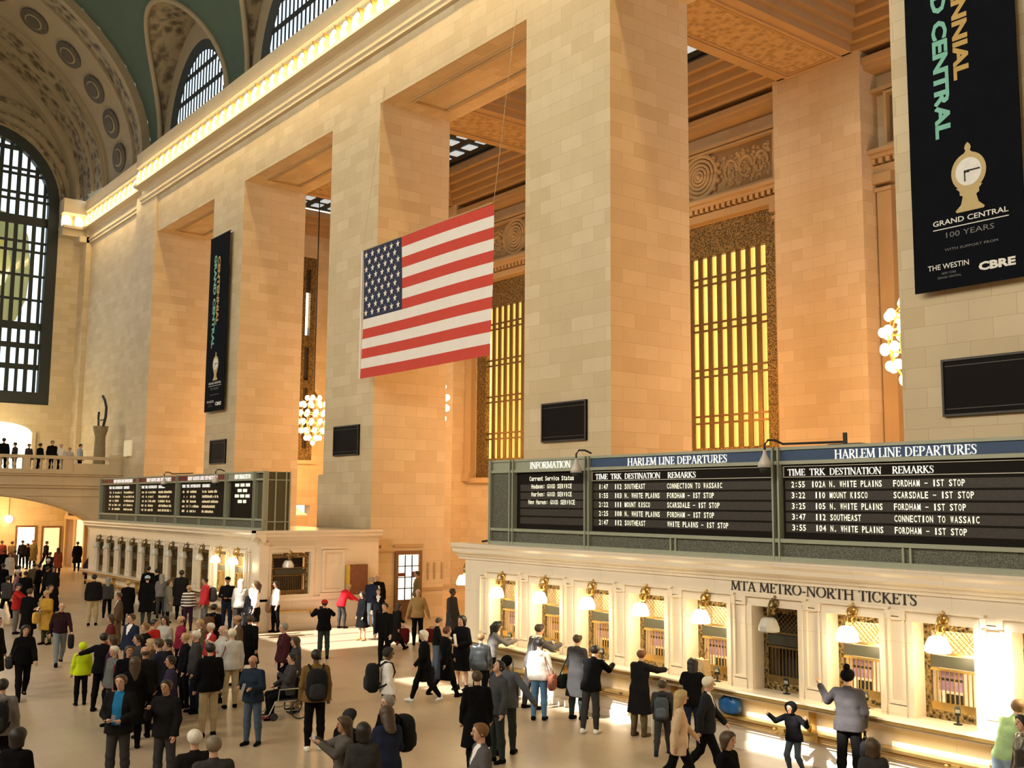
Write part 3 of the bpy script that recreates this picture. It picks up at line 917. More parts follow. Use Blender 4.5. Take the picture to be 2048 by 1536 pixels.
def ticket_front(x0, x1, cs, first_left):
    mb = MB()
    # stone: base, wall piers between openings, frieze and cornice
    b = MB().box(x0, x1, TY - .02, TY + .9, 0, 1.04).box(x0, x1, TY - .07, TY - .02, 0, .16)
    ops = sorted((c - .55, c + .55) for c in cs)
    cur = x0
    for a, e in ops:
        b.box(cur, a, TY, TY + .95, 1.04, 2.78)
        cur = e
    b.box(cur, x1, TY, TY + .45, 1.04, 2.78)
    b.box(x0, x1, TY, TY + .95, 2.78, 3.3).box(x0, x1, TY + .05, PY - .02, 3.45, 3.62)
    b.box(x0, x0 + .4, TY + .9, PY - .02, 0, 3.5)
    b.box(x1 - .4, x1 - .004, TY + .46, PY - .02, 2.86, 3.44).box(x1 - .4, x1 - .004, TY + .46, PY - .02, 0, 1.14)
    struct(b.build('wall_ticket_office', MARBLE))
    t = MB()
    cor = [(TY + .1, 3.22), (TY - .03, 3.22), (TY - .03, 3.28), (TY - .08, 3.30), (TY - .10, 3.36), (TY - .24, 3.42), (TY - .24, 3.50), (TY - .30, 3.56), (TY - .30, 3.65), (TY + .1, 3.65)]
    t.prism(cor, 'x', x0 - .28, x1 + .28)
    for c in cs:
        for dy, w, z1, q in ((.035, .70, 2.935, .543), (.06, .64, 2.87, .538)):
            t.box(c - w, c - q, TY - dy, TY + .02 + q * .02, SZ, z1).box(c + q, c + w, TY - dy, TY + .02 + q * .02, SZ, z1).box(c - q, c + q, TY - dy, TY + .02 + q * .02, 2.23 + q, z1 + .0015)
        t.box(c - .74, c + .74, TY - .09, TY + .012, 2.94, 2.985)
        for s in (-1, 1):                    # corner brackets of the surround
            t.box(c + s * .72 - .05, c + s * .72 + .05, TY - .083, TY + .01, 2.785, 2.938)
    mids = [(a + e) / 2 for a, e in zip(sorted(cs)[:-1], sorted(cs)[1:])]
    for m in mids + [min(cs) - .86, max(cs) + .86]:
        t.frame('y', TY - .05, TY, m - .155, m + .155, 1.36, 2.82, .035, wb=.05)
        t.box(m - .17, m + .17, TY - .06, TY, SZ, 1.34).box(m - .17, m + .17, TY - .06, TY, 2.84, 2.95)
    struct(t.build('trim_10', MARBLE))
    s = MB().box(x0 - .1, x1 + .1, TY - .40, TY + .4, 1.07, SZ).box(x0 - .1, x1 + .1, TY - .34, TY, 1.02, 1.07)
    k = tag(s.build('counter_shelf', MARBLE), None, 'counter')
    r = MB()
    r.box(x0 - .1, x1 + .1, TY - .415, TY - .40, 1.075, 1.13).box(x0 + .3, x1 - .3, TY - .27, TY - .04, .60, .645)
    for q in range(3):
        r.tube([(x0 + .3, TY - .16, .55 - .045 * q), (x1 - .3, TY - .16, .55 - .045 * q)], .011, 5)
    for i, c in enumerate(cs):
        if i % 2:
            r.box(c + .84, c + .88, TY - .2, TY - .04, .645, 1.04).ell((c + .86, TY - .22, .70), (.06, .06, .07), 6, 5).box(c + .70, c + 1.02, TY - .20, TY - .14, .46, .58)
        r.box(c + .2, c + .34, TY - .28, TY - .2, .53, .60).ell((c + .1, TY - .22, .55), (.06, .05, .05), 6, 5)
    r.build('brass_rail', BRASS, k)
    return k

NEAR = [-21.48 + 1.71 * k for k in range(9)]
FAR = [-38.0 - 1.71 * k for k in range(11)]
k1 = ticket_front(-23.2, -5.6, NEAR, True)
k1['label'] = 'long stone counter shelf with brass bag rail along the near ticket windows'
k2 = ticket_front(-57.2, -36.2, FAR, False)
k2['label'] = 'long stone counter shelf with brass bag rail along the far ticket windows'
LIT_N = [1, 1, 1, 1, 1, 0, 1, 1, 1]
for i, c in enumerate(NEAR):
    st = 'lit' if LIT_N[i] else 'closed dark'
    ticket_window(c, TY + .34, LIT_N[i], '%s bronze ticket window, %s from the far end of the near counter' % (st, ORD[i]), 'ticket windows of the near counter')
    counter_lamp(c + .04, TY - .27, 2.46, LIT_N[i], '%s lamp on the %s window from the far end of the near counter' % ('glowing white' if LIT_N[i] else 'unlit square', ORD[i]), 'lamps over the near ticket windows')
    if LIT_N[i]:
        lamp('counter_lamp_light', 'POINT', (c + .04, TY - .30, 2.22), 46, (1, .78, .44), .16)
counter_lamp(-23.62, 16.75, 2.62, 1, 'glowing white lamp alone on the hidden end of the near counter', 'lamps over the near ticket windows', -PI / 2)
lamp('counter_lamp_light', 'POINT', (-23.65, 16.7, 2.35), 30, (1, .74, .38), .16)
for i, c in enumerate(FAR):
    lit = i < 2
    ticket_window(c, TY + .10, lit, '%s ticket window, %s from the near end of the far counter' % ('lit' if lit else 'dark', ORD[i]), 'ticket windows of the far counter')
    counter_lamp(c + .04, TY - .27, 2.46, lit, '%s lamp on the %s window from the near end of the far counter' % ('glowing' if lit else 'unlit white', ORD[i]), 'lamps over the far ticket windows')
    if lit:
        lamp('counter_lamp_light', 'POINT', (c + .04, TY - .30, 2.22), 46, (1, .78, .44), .16)

# end face of the far ticket office: closed grille, pilasters, ledge, notice case
EX = -36.2
mb = MB()
mb.box(EX - .4, EX - .008, TY + .44, 16.98, 1.1, 2.9).box(EX - .4, EX - .008, 18.52, PY - .02, 1.1, 2.9)
struct(mb.build('wall_ticket_office', MARBLE))
mb = MB()
mb.prism([(EX - .1, 3.22), (EX + .03, 3.22), (EX + .03, 3.28), (EX + .1, 3.36), (EX + .24, 3.42), (EX + .24, 3.50), (EX + .30, 3.56), (EX + .30, 3.65), (EX - .1, 3.65)], 'y', TY - .3, PY - .02)
mb.frame('x', EX - .02, EX + .06, 16.8, 18.7, 1.12, 3.0, .16).box(EX, EX + .09, 16.75, 18.75, 3.0, 3.06)
mb.frame('x', EX, EX + .05, 19.05, 20.0, 1.3, 2.9, .1).box(EX, EX + .08, 18.95, 20.1, 2.93, 3.02).box(EX, EX + .07, 18.98, 20.06, 1.16, 1.28)
mb.box(EX - .05, EX + .10, TY - .05, TY + .32, 0, 3.22).box(EX - .2, EX + .08, TY, PY - .02, 1.06, 1.17).box(EX, EX + .05, TY, PY - .02, 0, .2)
struct(mb.build('trim_11', MARBLE))
ticket_window(17.75, EX - .12, 0, 'wide closed dark grille on the end of the far ticket office', 'ticket windows of the far counter', 'x', .76)
counter_lamp(EX + .3, 17.5, 2.42, 0, 'unlit white lamp before the closed grille on the far office end', 'lamps over the far ticket windows', -PI / 2)
lg = tag(MB().box(EX, EX + .22, 17.1, 18.9, .66, .71).box(EX, EX + .1, 17.2, 17.3, .5, .66).box(EX, EX + .1, 18.6, 18.7, .5, .66).build('brass_ledge', BRASS), 'short brass ledge under the closed grille on the far office end', 'ledge')
nc = thing('notice_case', (EX + .1, 20.5, 1.2), 'brown notice case with a yellow side hung on the far office end', 'notice case')
MB().box(-.08, .14, -.38, .42, 0, 1.12).build('case', M('notice_brown', (.20, .075, .035), .5, var=.4, scale=7), nc)
MB().box(-.08, .15, -.42, -.37, 0, 1.12).build('side_panel', M('notice_yellow', (.62, .42, .05), .5), nc)['label'] = 'yellow side panel'

# carved name over the near counter
tk = W(serif('MTA METRO-NORTH TICKETS', 4.06, .19, front(-14.02, TY - .005, 3.035), .012, .03), 'carved_lettering', INK, thing('carved_sign', (-12, TY, 3.03), 'dark carved capitals naming the ticket office on the near counter frieze', 'sign'))

# small devices on the near shelf
for i, c in enumerate(NEAR[:8]):
    if i in (3,):
        continue
    t = thing('payment_terminal', (c + .12, TY + .12, SZ), 'black payment terminal on a post at the %s near ticket window' % ORD[i], 'terminal', 'terminals on the near counter', .5)
    MB().lathe([(.07, 0), (.07, .015), (.02, .025), (.02, .2)], (0, 0, 0), 10).build('post', IRON, t)
    mb = MB()
    mb.cbox((0, 0, 0), (.09, .05, .17))
    mb.v = [(x, y * math.cos(.7) - z * math.sin(.7) - .02, y * math.sin(.7) + z * math.cos(.7) + .22) for x, y, z in mb.v]
    mb.build('reader', IRON, t)
    mb = MB()
    mb.cbox((0, -.027, .03), (.07, .006, .08))
    mb.v = [(x, y * math.cos(.7) - z * math.sin(.7) - .02, y * math.sin(.7) + z * math.cos(.7) + .22) for x, y, z in mb.v]
    mb.build('screen', M('terminal_screen', (.5, .56, .6), .3), t)

# ================================================================ DEPARTURE BOARDS
BY = 16.62
def board(x0, label, secs, xend, z0=3.65, z1=5.84, end=True):
    # secs: (left, right, title, colour, kind)
    t = thing('departure_board', ((x0 + xend) / 2, BY, z0), label, 'departure board')
    fr, gr, bk = MB(), MB(), MB()
    fr.box(x0, xend, BY, BY + .12, z1 - .06, z1).box(x0, xend, BY - .02, BY + .1, 5.50, 5.57).box(x0, xend, BY - .03, BY + .1, 4.0, 4.075).box(x0, xend, BY - .04, BY + .1, z0, z0 + .085)
    bk.box(x0, xend, BY + .10, BY + 1.05, z0, z1 - .02)
    gr.box(x0, xend, BY + .03, BY + .06, z0 + .08, 4.0)
    for x in sorted(set([s[0] for s in secs] + [s[1] for s in secs])):
        if xend - x < .2:
            continue
        for d in (-.085, .05):
            if x + d > x0:
                fr.box(x + d, x + d + .04, BY - .047, BY + .11, z0 + .003, z1 - .003)
        gr.box(x - .05, x + .06, BY + .05, BY + .08, z0, z1)
    for a, b, *_ in secs:
        if b - a > 4:
            for d in (-.09, .05):
                fr.box((a + b) / 2 + d, (a + b) / 2 + d + .04, BY - .02, BY + .08, z0 + .08, 4.0)
    fr.box(x0, x0 + .04, BY - .049, BY + .11, z0 - .002, z1 + .002).box(xend - .05, xend + .002, BY - .049, BY + .11, z0 - .002, z1 + .002)
    W(fr, 'frame', BOARDG, t)
    W(gr, 'mesh_grille', ornament('board_grille', (.05, .05, .04), (.15, .155, .12), 40, .6, .2, .2) if 'board_grille' not in MATS else MATS['board_grille'], t)
    W(bk, 'housing', BOARDK if not end else M('housing_brown', (.075, .065, .03), .55), t)
    if end:
        e = MB()
        for y in (BY + .1, BY + .42, BY + .84, BY + 1.0):
            e.box(xend - .01, xend + .03, y, y + .05, z0, z1)
        e.box(xend - .01, xend + .02, BY + .1, BY + 1.05, z0 + .3, z0 + .34).box(xend - .01, xend + .02, BY + .1, BY + 1.05, 5.5, 5.54)
        W(e, 'end_ribs', BOARDG, t)
    return t
def text_row(parent, s, x, z, w, h, mat, fn=sans_mb, **k):
    return W(fn(s, w, h, front(x, BY + (.062 if z < 5.5 else .022), z), **k), 'lettering', mat, parent)
CW = .108                                       # width of one flap character
def flap(parent, s, x, z, mat=FLAP, cw=CW, h=.115):
    # split-flap characters: evenly pitched
    mb = MB()
    for i, ch in enumerate(s):
        if ch == ' ':
            continue
        w = cw * (.35 if ch in '.:I1il' else .78)
        v, f = sans(ch, .012)
        hh = h * (.25 if ch == '.' else .12 if ch == '-' else .7 if ch == ':' else .76 if ch in 'aceosrunmvwxz' else 1)
        zz = z + (h * .42 if ch == '-' else .015 if ch == ':' else 0)
        mb.add([(x + i * cw + (cw - w) / 2 + p[0] * w, BY + .048, zz + p[1] * hh) for p in v], f)
    return W(mb, 'flap_lettering', mat, parent)
def headings(b, x, w):
    for s, u, ww in (('TIME', .0, .42), ('TRK', .52, .36), ('DESTINATION', .98, 1.12), ('REMARKS', 2.32, .82)):
        text_row(b, s, x + u * w, 5.285, ww * w, .125, WHITE, serif, d=.012)

nb = board(-22.3, 'long green departure board with blue headings standing on the near ticket office', [(-22.3, -21.34, '', 0, 0), (-21.34, -18.44, '', 0, 0), (-18.44, -12.95, '', 0, 0), (-12.95, -7.45, '', 0, 0)], -6.2, end=False)
W(MB().box(-18.36, -13.04, BY + .03, BY + .07, 5.57, 5.78).box(-12.86, -7.5, BY + .03, BY + .07, 5.57, 5.78), 'header_panel', BLUE, nb)
W(MB().box(-21.26, -18.53, BY + .03, BY + .07, 5.57, 5.78).box(-22.2, -21.42, BY + .03, BY + .07, 5.57, 5.78), 'header_panel', BOARDG, nb)
W(MB().box(-22.2, -21.42, BY + .03, BY + .07, 4.08, 5.5), 'mesh_panel', MATS['board_grille'], nb)
scr = MB()
for a, b in ((-21.1, -18.55), (-18.34, -13.06), (-12.82, -7.55)):
    scr.box(a, b, BY + .07, BY + .1, 4.08, 5.5, 0)
    for k in range(5):
        scr.box(a + .03, b - .03, BY + .065, BY + .08, 4.205 + .205 * k, 4.37 + .205 * k, 1)
    if a > -20:
        scr.frame('y', BY + .045, BY + .075, a, b, 5.25, 5.47, .014, 2)
W(scr, 'flap_screen', [BOARDK, M('flap_strip', (.032, .026, .022), .5, var=.6, scale=25), SHADE0], nb)
text_row(nb, 'INFORMATION', -20.62, 5.585, 1.56, .165, WHITE, serif, d=.015)
text_row(nb, 'HARLEM LINE DEPARTURES', -17.1, 5.58, 2.92, .165, WHITE, serif, d=.015, track=.03)
text_row(nb, 'HARLEM LINE DEPARTURES', -11.62, 5.58, 2.75, .165, WHITE, serif, d=.015, track=.03)
headings(nb, -18.22, 1.0)
headings(nb, -12.72, 0.97)
for x, rows in ((-18.1, (('1:47', '112', 'SOUTHEAST', 'CONNECTION TO WASSAIC'), ('1:55', '103', 'N. WHITE PLAINS', 'FORDHAM - 1ST STOP'), ('2:22', '111', 'MOUNT KISCO', 'SCARSDALE - 1ST STOP'), ('2:25', '108', 'N. WHITE PLAINS', 'FORDHAM - 1ST STOP'), ('2:47', '112', 'SOUTHEAST', 'WHITE PLAINS - 1ST STOP'))),
                (-12.64, (('2:55', '102A', 'N. WHITE PLAINS', 'FORDHAM - 1ST STOP'), ('3:22', '110', 'MOUNT KISCO', 'SCARSDALE - 1ST STOP'), ('3:25', '105', 'N. WHITE PLAINS', 'FORDHAM - 1ST STOP'), ('3:47', '112', 'SOUTHEAST', 'CONNECTION TO WASSAIC'), ('3:55', '104', 'N. WHITE PLAINS', 'FORDHAM - 1ST STOP')))):
    for k, (a, b, c, d) in enumerate(rows):
        z = 5.055 - .205 * k
        flap(nb, a, x, z, cw=.082)
        flap(nb, b, x + (.46 if len(b) > 3 else .53), z, cw=.082)
        flap(nb, c, x + .86, z, cw=.074)
        flap(nb, d, x + 2.18, z, cw=.0745)
for k, s in enumerate(('Current Service Status', 'Hudson: GOOD SERVICE', 'Harlem: GOOD SERVICE', 'New Haven: GOOD SERVICE')):
    flap(nb, s, -19.83 - len(s) * .078 / 2, 5.28 - .195 * k, cw=.078, h=.11)

fb = board(-56.2, 'long departure board with red headings standing on the far ticket office', [(-56.1, -50.35, '', 0, 0), (-50.35, -45.2, '', 0, 0), (-45.2, -39.8, '', 0, 0), (-39.8, -37.1, '', 0, 0), (-37.1, -36.35, '', 0, 0)], -36.25)
W(MB().box(-55.9, -50.45, BY + .03, BY + .07, 5.57, 5.78).box(-50.25, -45.3, BY + .03, BY + .07, 5.57, 5.78).box(-45.1, -39.9, BY + .03, BY + .07, 5.57, 5.78), 'header_panel', REDH, fb)
W(MB().box(-39.7, -37.2, BY + .03, BY + .07, 5.57, 5.78), 'header_panel', BOARDG, fb)
scr = MB()
for a, b in ((-55.5, -50.5), (-50.1, -45.4), (-44.9, -39.95), (-39.5, -37.25)):
    scr.box(a, b, BY + .07, BY + .1, 4.08, 5.5)
W(scr, 'flap_screen', BOARDK, fb)
for x, w in ((-54.1, 2.9), (-49.2, 3.2), (-44.0, 3.25)):
    text_row(fb, 'NEW HAVEN LINE DEPARTURES', x, 5.59, w, .16, WHITE, serif, d=.015, track=.03)
text_row(fb, 'INFORMATION', -39.05, 5.58, 1.5, .17, WHITE, serif, d=.015)
rr = random.Random(5)
for x in (-54.9, -50.0, -44.75):
    headings(fb, x, 1.0)
    mb = MB()                                   # rows of flaps too far off to read
    for k in range(5):
        z = 5.055 - .205 * k
        for u, n in ((.1, 4), (.6, 3), (1.0, rr.choice((9, 11, 13))), (2.35, rr.choice((16, 18, 20, 22)))):
            for i in range(n):
                if rr.random() < .88:
                    h = rr.uniform(.075, .115)
                    mb.box(x + u + i * .078, x + u + i * .078 + .05, BY + .05, BY + .06, z + .0, z + h)
    W(mb, 'flap_lettering', FLAPD, fb)
mb = MB()
for k, n in enumerate((14, 9, 14, 8)):
    for i in range(n):
        x = -38.35 - n * .05 + i * .1
        if i not in (4, 9):
            mb.box(x, x + .065, BY + .05, BY + .06, 5.28 - .21 * k, 5.40 - .21 * k)
W(mb, 'flap_lettering', FLAP, fb)

# cameras and an aerial on the boards
def security_camera(x, label, arm):
    t = thing('security_camera', (x, BY - .1, 5.5), label, 'camera', 'domed cameras on the departure boards')
    MB().lathe([(.03, .28), (.04, .2), (.06, .16), (.13, .02), (.14, -.06)], (0, -.2, 0), 12).build('housing', M('camera_grey', (.55, .52, .48), .4), t, True)
    MB().ell((0, -.2, -.08), (.11, .11, .10), 12, 8).build('dome', IRON, t, True)
    MB().tube([(0, -.2, .27), (0, -.2, .38), (.05, -.16, .47), (.14, -.05, .47), (.2, .1, .40)] + ([(1.3, .6, .42)] if arm else []), .025, 6).build('arm', IRON, t)
security_camera(-18.5, 'domed camera on a curved arm beside the information panel of the near board', 0)
security_camera(-12.98, 'pale domed camera on a curved arm between the two blue headings', 1)
security_camera(-46.0, 'small camera between red headings on the far board', 1)
security_camera(-40.2, 'small camera left of the information panel on the far board', 0)
tag(MB().box(-11.63, -11.57, BY + .3, BY + .36, 5.86, 6.08).box(-11.9, -11.2, BY + .2, BY + .5, 5.842, 5.87).build('aerial', IRON), 'short black aerial standing on top of the near departure board', 'aerial')
tag(MB().tube([(-23.0, 16.9, 3.68), (-22.7, 17.1, 3.74), (-22.4, 16.8, 3.7), (-22.9, 17.3, 3.72), (-22.35, 17.0, 3.75)], .03, 5).build('cable_coil', IRON), 'black cable lying on the far corner of the near ticket office roof', 'cable')

# ================================================================ BANNERS, FLAG, PANELS
BK = M('banner_navy', (.006, .007, .011), .8, spec=.05, var=.3, scale=2)
MINT = M('banner_mint', (.20, .52, .43), .7)
GOLD = M('banner_gold', (.52, .34, .10), .7)
PALE = M('banner_print', (.80, .80, .78), .7)
DIMP = M('banner_grey_print', (.20, .20, .21), .7)
def banner(x0, label):
    y = 21.28
    t = thing('banner', (x0 + 1.26, y, 9.45), label, 'banner', 'anniversary banners on the piers')
    cl = MB()
    nx, nz = 6, 24
    vs = []
    for side in (0, .035):
        for i in range(nx + 1):
            for j in range(nz + 1):
                vs.append((x0 + 2.52 * i / nx, y + side + .006 * math.sin(i * 1.3 + j * .7), 9.45 + 9.5 * j / nz))
    n = (nx + 1) * (nz + 1)
    fs = []
    for i in range(nx):
        for j in range(nz):
            a = i * (nz + 1) + j
            fs += [(a, a + nz + 1, a + nz + 2, a + 1), (n + a, n + a + 1, n + a + nz + 2, n + a + nz + 1)]
    cl.add(vs, fs)
    for x in (x0, x0 + 2.5):
        cl.box(x, x + .02, y, y + .035, 9.45, 18.95)
    W(cl, 'cloth', BK, t)
    W(MB().tube([(x0 - .05, y + .03, 18.97), (x0 + 2.57, y + .03, 18.97)], .04, 6).box(x0 + .5, x0 + .55, y, PY, 18.95, 19.0).box(x0 + 2, x0 + 2.05, y, PY, 18.95, 19.0), 'hanging_rod', IRON, t)
    yp = y - .012
    def down(xb, zt):                          # text that reads downwards
        return lambda u, v, d: (xb + v, yp - .003, zt - u)
    def flat(x, z):
        return lambda u, v, d: (x0 + x, yp - .003, z) if False else (x0 + x + u, yp - .003, z + v)
    W(sans_mb('GRAND CENTRAL', 5.1, .37, down(x0 + .64, 17.95), .045), 'lettering', MINT, t)
    W(sans_mb('CENTENNIAL', 3.75, .36, down(x0 + 1.12, 17.82), .045), 'lettering', GOLD, t)
    W(sans_mb('GRAND CENTRAL', 1.70, .12, flat(.50, 10.88), .012), 'lettering', PALE, t)
    W(MB().box(x0 + .5, x0 + 2.2, yp - .006, yp, 10.785, 10.805), 'printed_rule', PALE, t)
    W(sans_mb('100 YEARS', 1.08, .12, flat(.80, 10.58)), 'lettering', DIMP, t)
    W(sans_mb('WITH SUPPORT FROM', 1.2, .055, flat(.75, 10.29)), 'lettering', DIMP, t)
    W(sans_mb('THE WESTIN', .95, .12, flat(.34, 9.90), .008), 'lettering', PALE, t)
    W(sans_mb('NEW YORK', .34, .05, flat(.66, 9.78)), 'lettering', DIMP, t)
    W(sans_mb('GRAND CENTRAL', .55, .05, flat(.56, 9.69)), 'lettering', DIMP, t)
    W(sans_mb('CBRE', .80, .19, flat(1.50, 9.72), .05), 'lettering', PALE, t)
    cx = x0 + 1.37
    def disc(r, rx=1.0, cz=11.95, d=.006):
        return MB().add([(cx + r * rx * math.cos(2 * PI * k / 28), yp - d, cz + r * math.sin(2 * PI * k / 28)) for k in range(28)], [tuple(range(28))])
    ck = disc(.43, .92)
    prof = [(.30, 11.08), (.33, 11.12), (.2, 11.24), (.15, 11.42), (.22, 11.46), (.22, 11.54), (.3, 11.62)]
    ck.add([(cx - w, yp - .005, z) for w, z in prof] + [(cx + w, yp - .005, z) for w, z in prof[::-1]], [tuple(range(len(prof) * 2))])
    pr2 = [(.10, 12.36), (.05, 12.42), (.075, 12.48), (.06, 12.54), (.01, 12.60)]
    ck.add([(cx - w, yp - .005, z) for w, z in pr2] + [(cx + w, yp - .005, z) for w, z in pr2[::-1]], [tuple(range(10))])
    c = W(ck, 'printed_clock', M('banner_clock_gold', (.55, .42, .20), .7), t)
    W(disc(.31, .95, 11.95, .010), 'clock_face', PALE, c)
    W(MB().box(cx - .02, cx + .26, yp - .016, yp - .012, 11.95, 11.985).box(cx - .10, cx - .07, yp - .016, yp - .012, 11.74, 11.98).box(cx - .1, cx + .02, yp - .016, yp - .012, 11.93, 11.985), 'clock_hands', INK, c)
    return t
banner(-12.64, 'huge dark banner with mint and gold lettering on the nearest pier at right')
banner(-54.35, 'distant dark anniversary banner hung on the farthest pier at left')

# flag
fl = thing('flag', (-32.3, 20.8, 9.7), 'large stars and stripes flag hanging between two stone piers', 'flag')
FX0, FX1, FZ0, FZ1 = -36.72, -27.9, 9.66, 14.92
FY = 20.8
def fy(u, v): return FY + .05 * math.sin(u * 5 + v * 2) * (.3 + u) + .06 * math.sin(v * 3)
RED = M('flag_red', (.58, .06, .04), .85, var=.1, scale=2)
FWH = M('flag_white', (.82, .77, .74), .85, var=.05, scale=2)
NVY = M('flag_navy', (.025, .032, .075), .85, var=.2, scale=2)
mb = MB()
nx = 40
ux = [i / nx for i in range(nx + 1)]
# canton edge lands on a grid line: hoist share .34
uc = .335
ux = [uc * i / 14 for i in range(15)] + [uc + (1 - uc) * i / 26 for i in range(1, 27)]
nx = len(ux) - 1
def fpt(u, v):
    return (FX0 + (FX1 - FX0) * u + .12 * v * (u - .1) * 0, fy(u, v), FZ0 + (FZ1 - FZ0) * v + .08 * (1 - v) * math.sin(u * 6) * 0)
for st in range(13):
    v0, v1 = 1 - (st + 1) / 13, 1 - st / 13
    vm = (v0 + v1) / 2
    vs = [fpt(u, v) for u in ux for v in (v0, vm, v1)]
    for i in range(nx):
        can = st < 7 and ux[i + 1] <= uc + 1e-6
        for j in (0, 1):
            mb.add([vs[i * 3 + j], vs[i * 3 + 3 + j], vs[i * 3 + 4 + j], vs[i * 3 + 1 + j]], [(0, 1, 2, 3)], 2 if can else (0 if st % 2 == 0 else 1))
for r in range(9):
    n = 6 if r % 2 == 0 else 5
    for q in range(n):
        u = uc * ((q + .5) / 6 if n == 6 else (q + 1) / 6)
        v = 1 - 7 / 13 * ((r + .75) / 9.5)
        for sgn in (-1, 1):
            c = []
            for k in range(10):
                R = .155 if k % 2 == 0 else .062
                a = PI / 2 + PI * k / 5
                c.append((FX0 + (FX1 - FX0) * u + R * math.cos(a), fy(u, v) + sgn * .03, FZ0 + (FZ1 - FZ0) * v + R * math.sin(a)))
            mb.add(c, [tuple(range(10))], 1)
W(mb, 'cloth', [RED, FWH, NVY], fl)
W(MB().box(FX0 - .09, FX0, FY - .03, FY + .03, FZ0, FZ1), 'hoist_tape', FWH, fl)
W(MB().tube([(FX0, FY, FZ1 + .02), (FX1, FY, FZ1 + .02)], .025, 5).tube([(FX1 + .05, FY, FZ1), (FX1 + .3, PY - .02, 22.0)], .012, 4).tube([(FX0 - .05, FY, FZ1), (FX0 + .2, PY - .02, 22.0)], .012, 4), 'suspension_wires', M('wire', (.45, .36, .2), .5), fl)

for i, ((a, b), w) in enumerate(zip(PIERS, (2.05, 2.15, 2.15, 2.15))):
    c = (a + b) / 2 - .02
    t = thing('grille_panel', (c, PY, 6.65), 'black rectangular grille panel on the %s pier' % ['farthest', 'second farthest', 'second nearest', 'nearest'][i], 'grille', 'black panels on the piers')
    W(MB().box(c - w / 2, c + w / 2, PY - .07, PY, 6.67, 7.93), 'panel', BLACKP, t)
    mb = MB().frame('y', PY - .10, PY - .05, c - w / 2, c + w / 2, 6.67, 7.93, .05)
    mb.box(c - w / 2 + .08, c + w / 2 - .05, PY - .085, PY - .06, 7.76, 7.78).box(c - w / 2 + .08, c + w / 2 - .05, PY - .085, PY - .06, 6.82, 6.84)
    W(mb, 'frame', M('panel_frame', (.045, .035, .03), .5), t)

# ================================================================ CHANDELIERS AND CORNICE LAMPS
def chandelier(x, y, z, label):
    t = thing('chandelier', (x, y, z), label, 'chandelier', 'melon chandeliers in the passage')
    mb = MB()
    rings = [(-1.25, .42, 6), (-.8, .78, 9), (-.25, .95, 11), (.3, .95, 11), (.85, .78, 9), (1.25, .4, 5)]
    for dz, r, n in rings:
        pts = [(r * .88 * math.cos(a), r * .88 * math.sin(a), dz) for a in np.linspace(0, 2 * PI, 17)]
        mb.tube(pts, .045, 5)
    for k in range(8):
        a = 2 * PI * k / 8
        mb.tube([(r * .86 * math.cos(a), r * .86 * math.sin(a), dz) for dz, r, n in rings], .035, 5)
    mb.lathe([(.05, -1.5), (.2, -1.4), (.4, -1.25)], (0, 0, 0), 10).lathe([(.4, 1.25), (.22, 1.45), (.06, 1.7)], (0, 0, 0), 10)
    mb.build('gilt_frame', BRASS, t)
    MB().tube([(0, 0, 1.65), (0, 0, 24.75 - z)], .035, 6).build('hanging_rod', IRON, t)
    b0 = MB().ell((0, 0, 0), (.155, .155, .17), 8, 6).build('bulb', BULB, t, True)
    first = True
    pos = [(r * math.cos(2 * PI * (k + .5 * (i % 2)) / n), r * math.sin(2 * PI * (k + .5 * (i % 2)) / n), dz) for i, (dz, r, n) in enumerate(rings) for k in range(n)] + [(0, 0, -1.55)]
    for p in pos:
        c = b0 if first else b0.copy()
        if not first:
            COL.objects.link(c)
            c.parent = t
        first = False
        c.location = p
    return t
for i, x in enumerate(BAYS[:4]):
    chandelier(x if i else -59.1, 30.2, 9.95, 'glowing melon-shaped chandelier of bare bulbs in the %s bay' % ['farthest', 'second farthest', 'middle, half hidden', 'nearest'][i])
for x in BAYS:
    lamp('chandelier_light', 'POINT', (x, 30.2, 8.9), 1500, (1.0, .43, .10), 1.2)
    lamp('passage_light', 'POINT', (x, 30.0, 4.5), 450, (1.0, .50, .17), 1.0)

def cornice_lamp(x, y, z, rz=0.0):
    t = thing('cornice_lamp', (x, y, z), 'bright bulb shaded by a scalloped bracket in the long cornice row', 'lamp', 'bulbs along the main cornice', rz)
    MB().ell((0, .03, 0), (.36, .24, .52), 8, 6).build('bulb', BULB, t, True)
    MB().prism([(.36, -.5), (-.12, -.42), (-.3, -.1), (-.16, .2), (-.3, .45), (.36, .5)], 'x', .47, .53).build('bracket', BRASS, t)
    return t
cl = cornice_lamp(-66.2, PY - .52, 25.25)
tree = tree_of(cl)
for k in range(1, 40):
    copy_tree(cl, (-66.2 + 1.04 * k, PY - .52, 25.25), None, tree)
for k in range(12):
    copy_tree(cl, (-67.2 - 1.04 * k, PY - .12, 25.25), None, tree)
for k in range(2):
    c = copy_tree(cl, (-80.2, 20.25 + .85 * k, 25.3), None, tree)
    c.rotation_euler = (0, 0, PI / 2)
lamp('cornice_light', 'AREA', (-46, PY - .95, 25.1), 1100, (1, .70, .32), 40, .3, (0, .6, -.8))
lamp('cornice_light', 'AREA', (-15, PY - .95, 25.1), 900, (1, .70, .32), 26, .3, (0, .6, -.8))
lamp('cornice_light', 'AREA', (-73, PY - .6, 25.1), 300, (1, .70, .32), 11, .3, (0, .6, -.8))
lamp('cornice_light', 'AREA', (-46, PY - .8, 25.9), 160, (1, .70, .36), 40, .3, (0, -.5, .85))
lamp('cornice_light', 'AREA', (-73, PY - .6, 25.9), 60, (1, .70, .36), 11, .3, (0, -.5, .85))

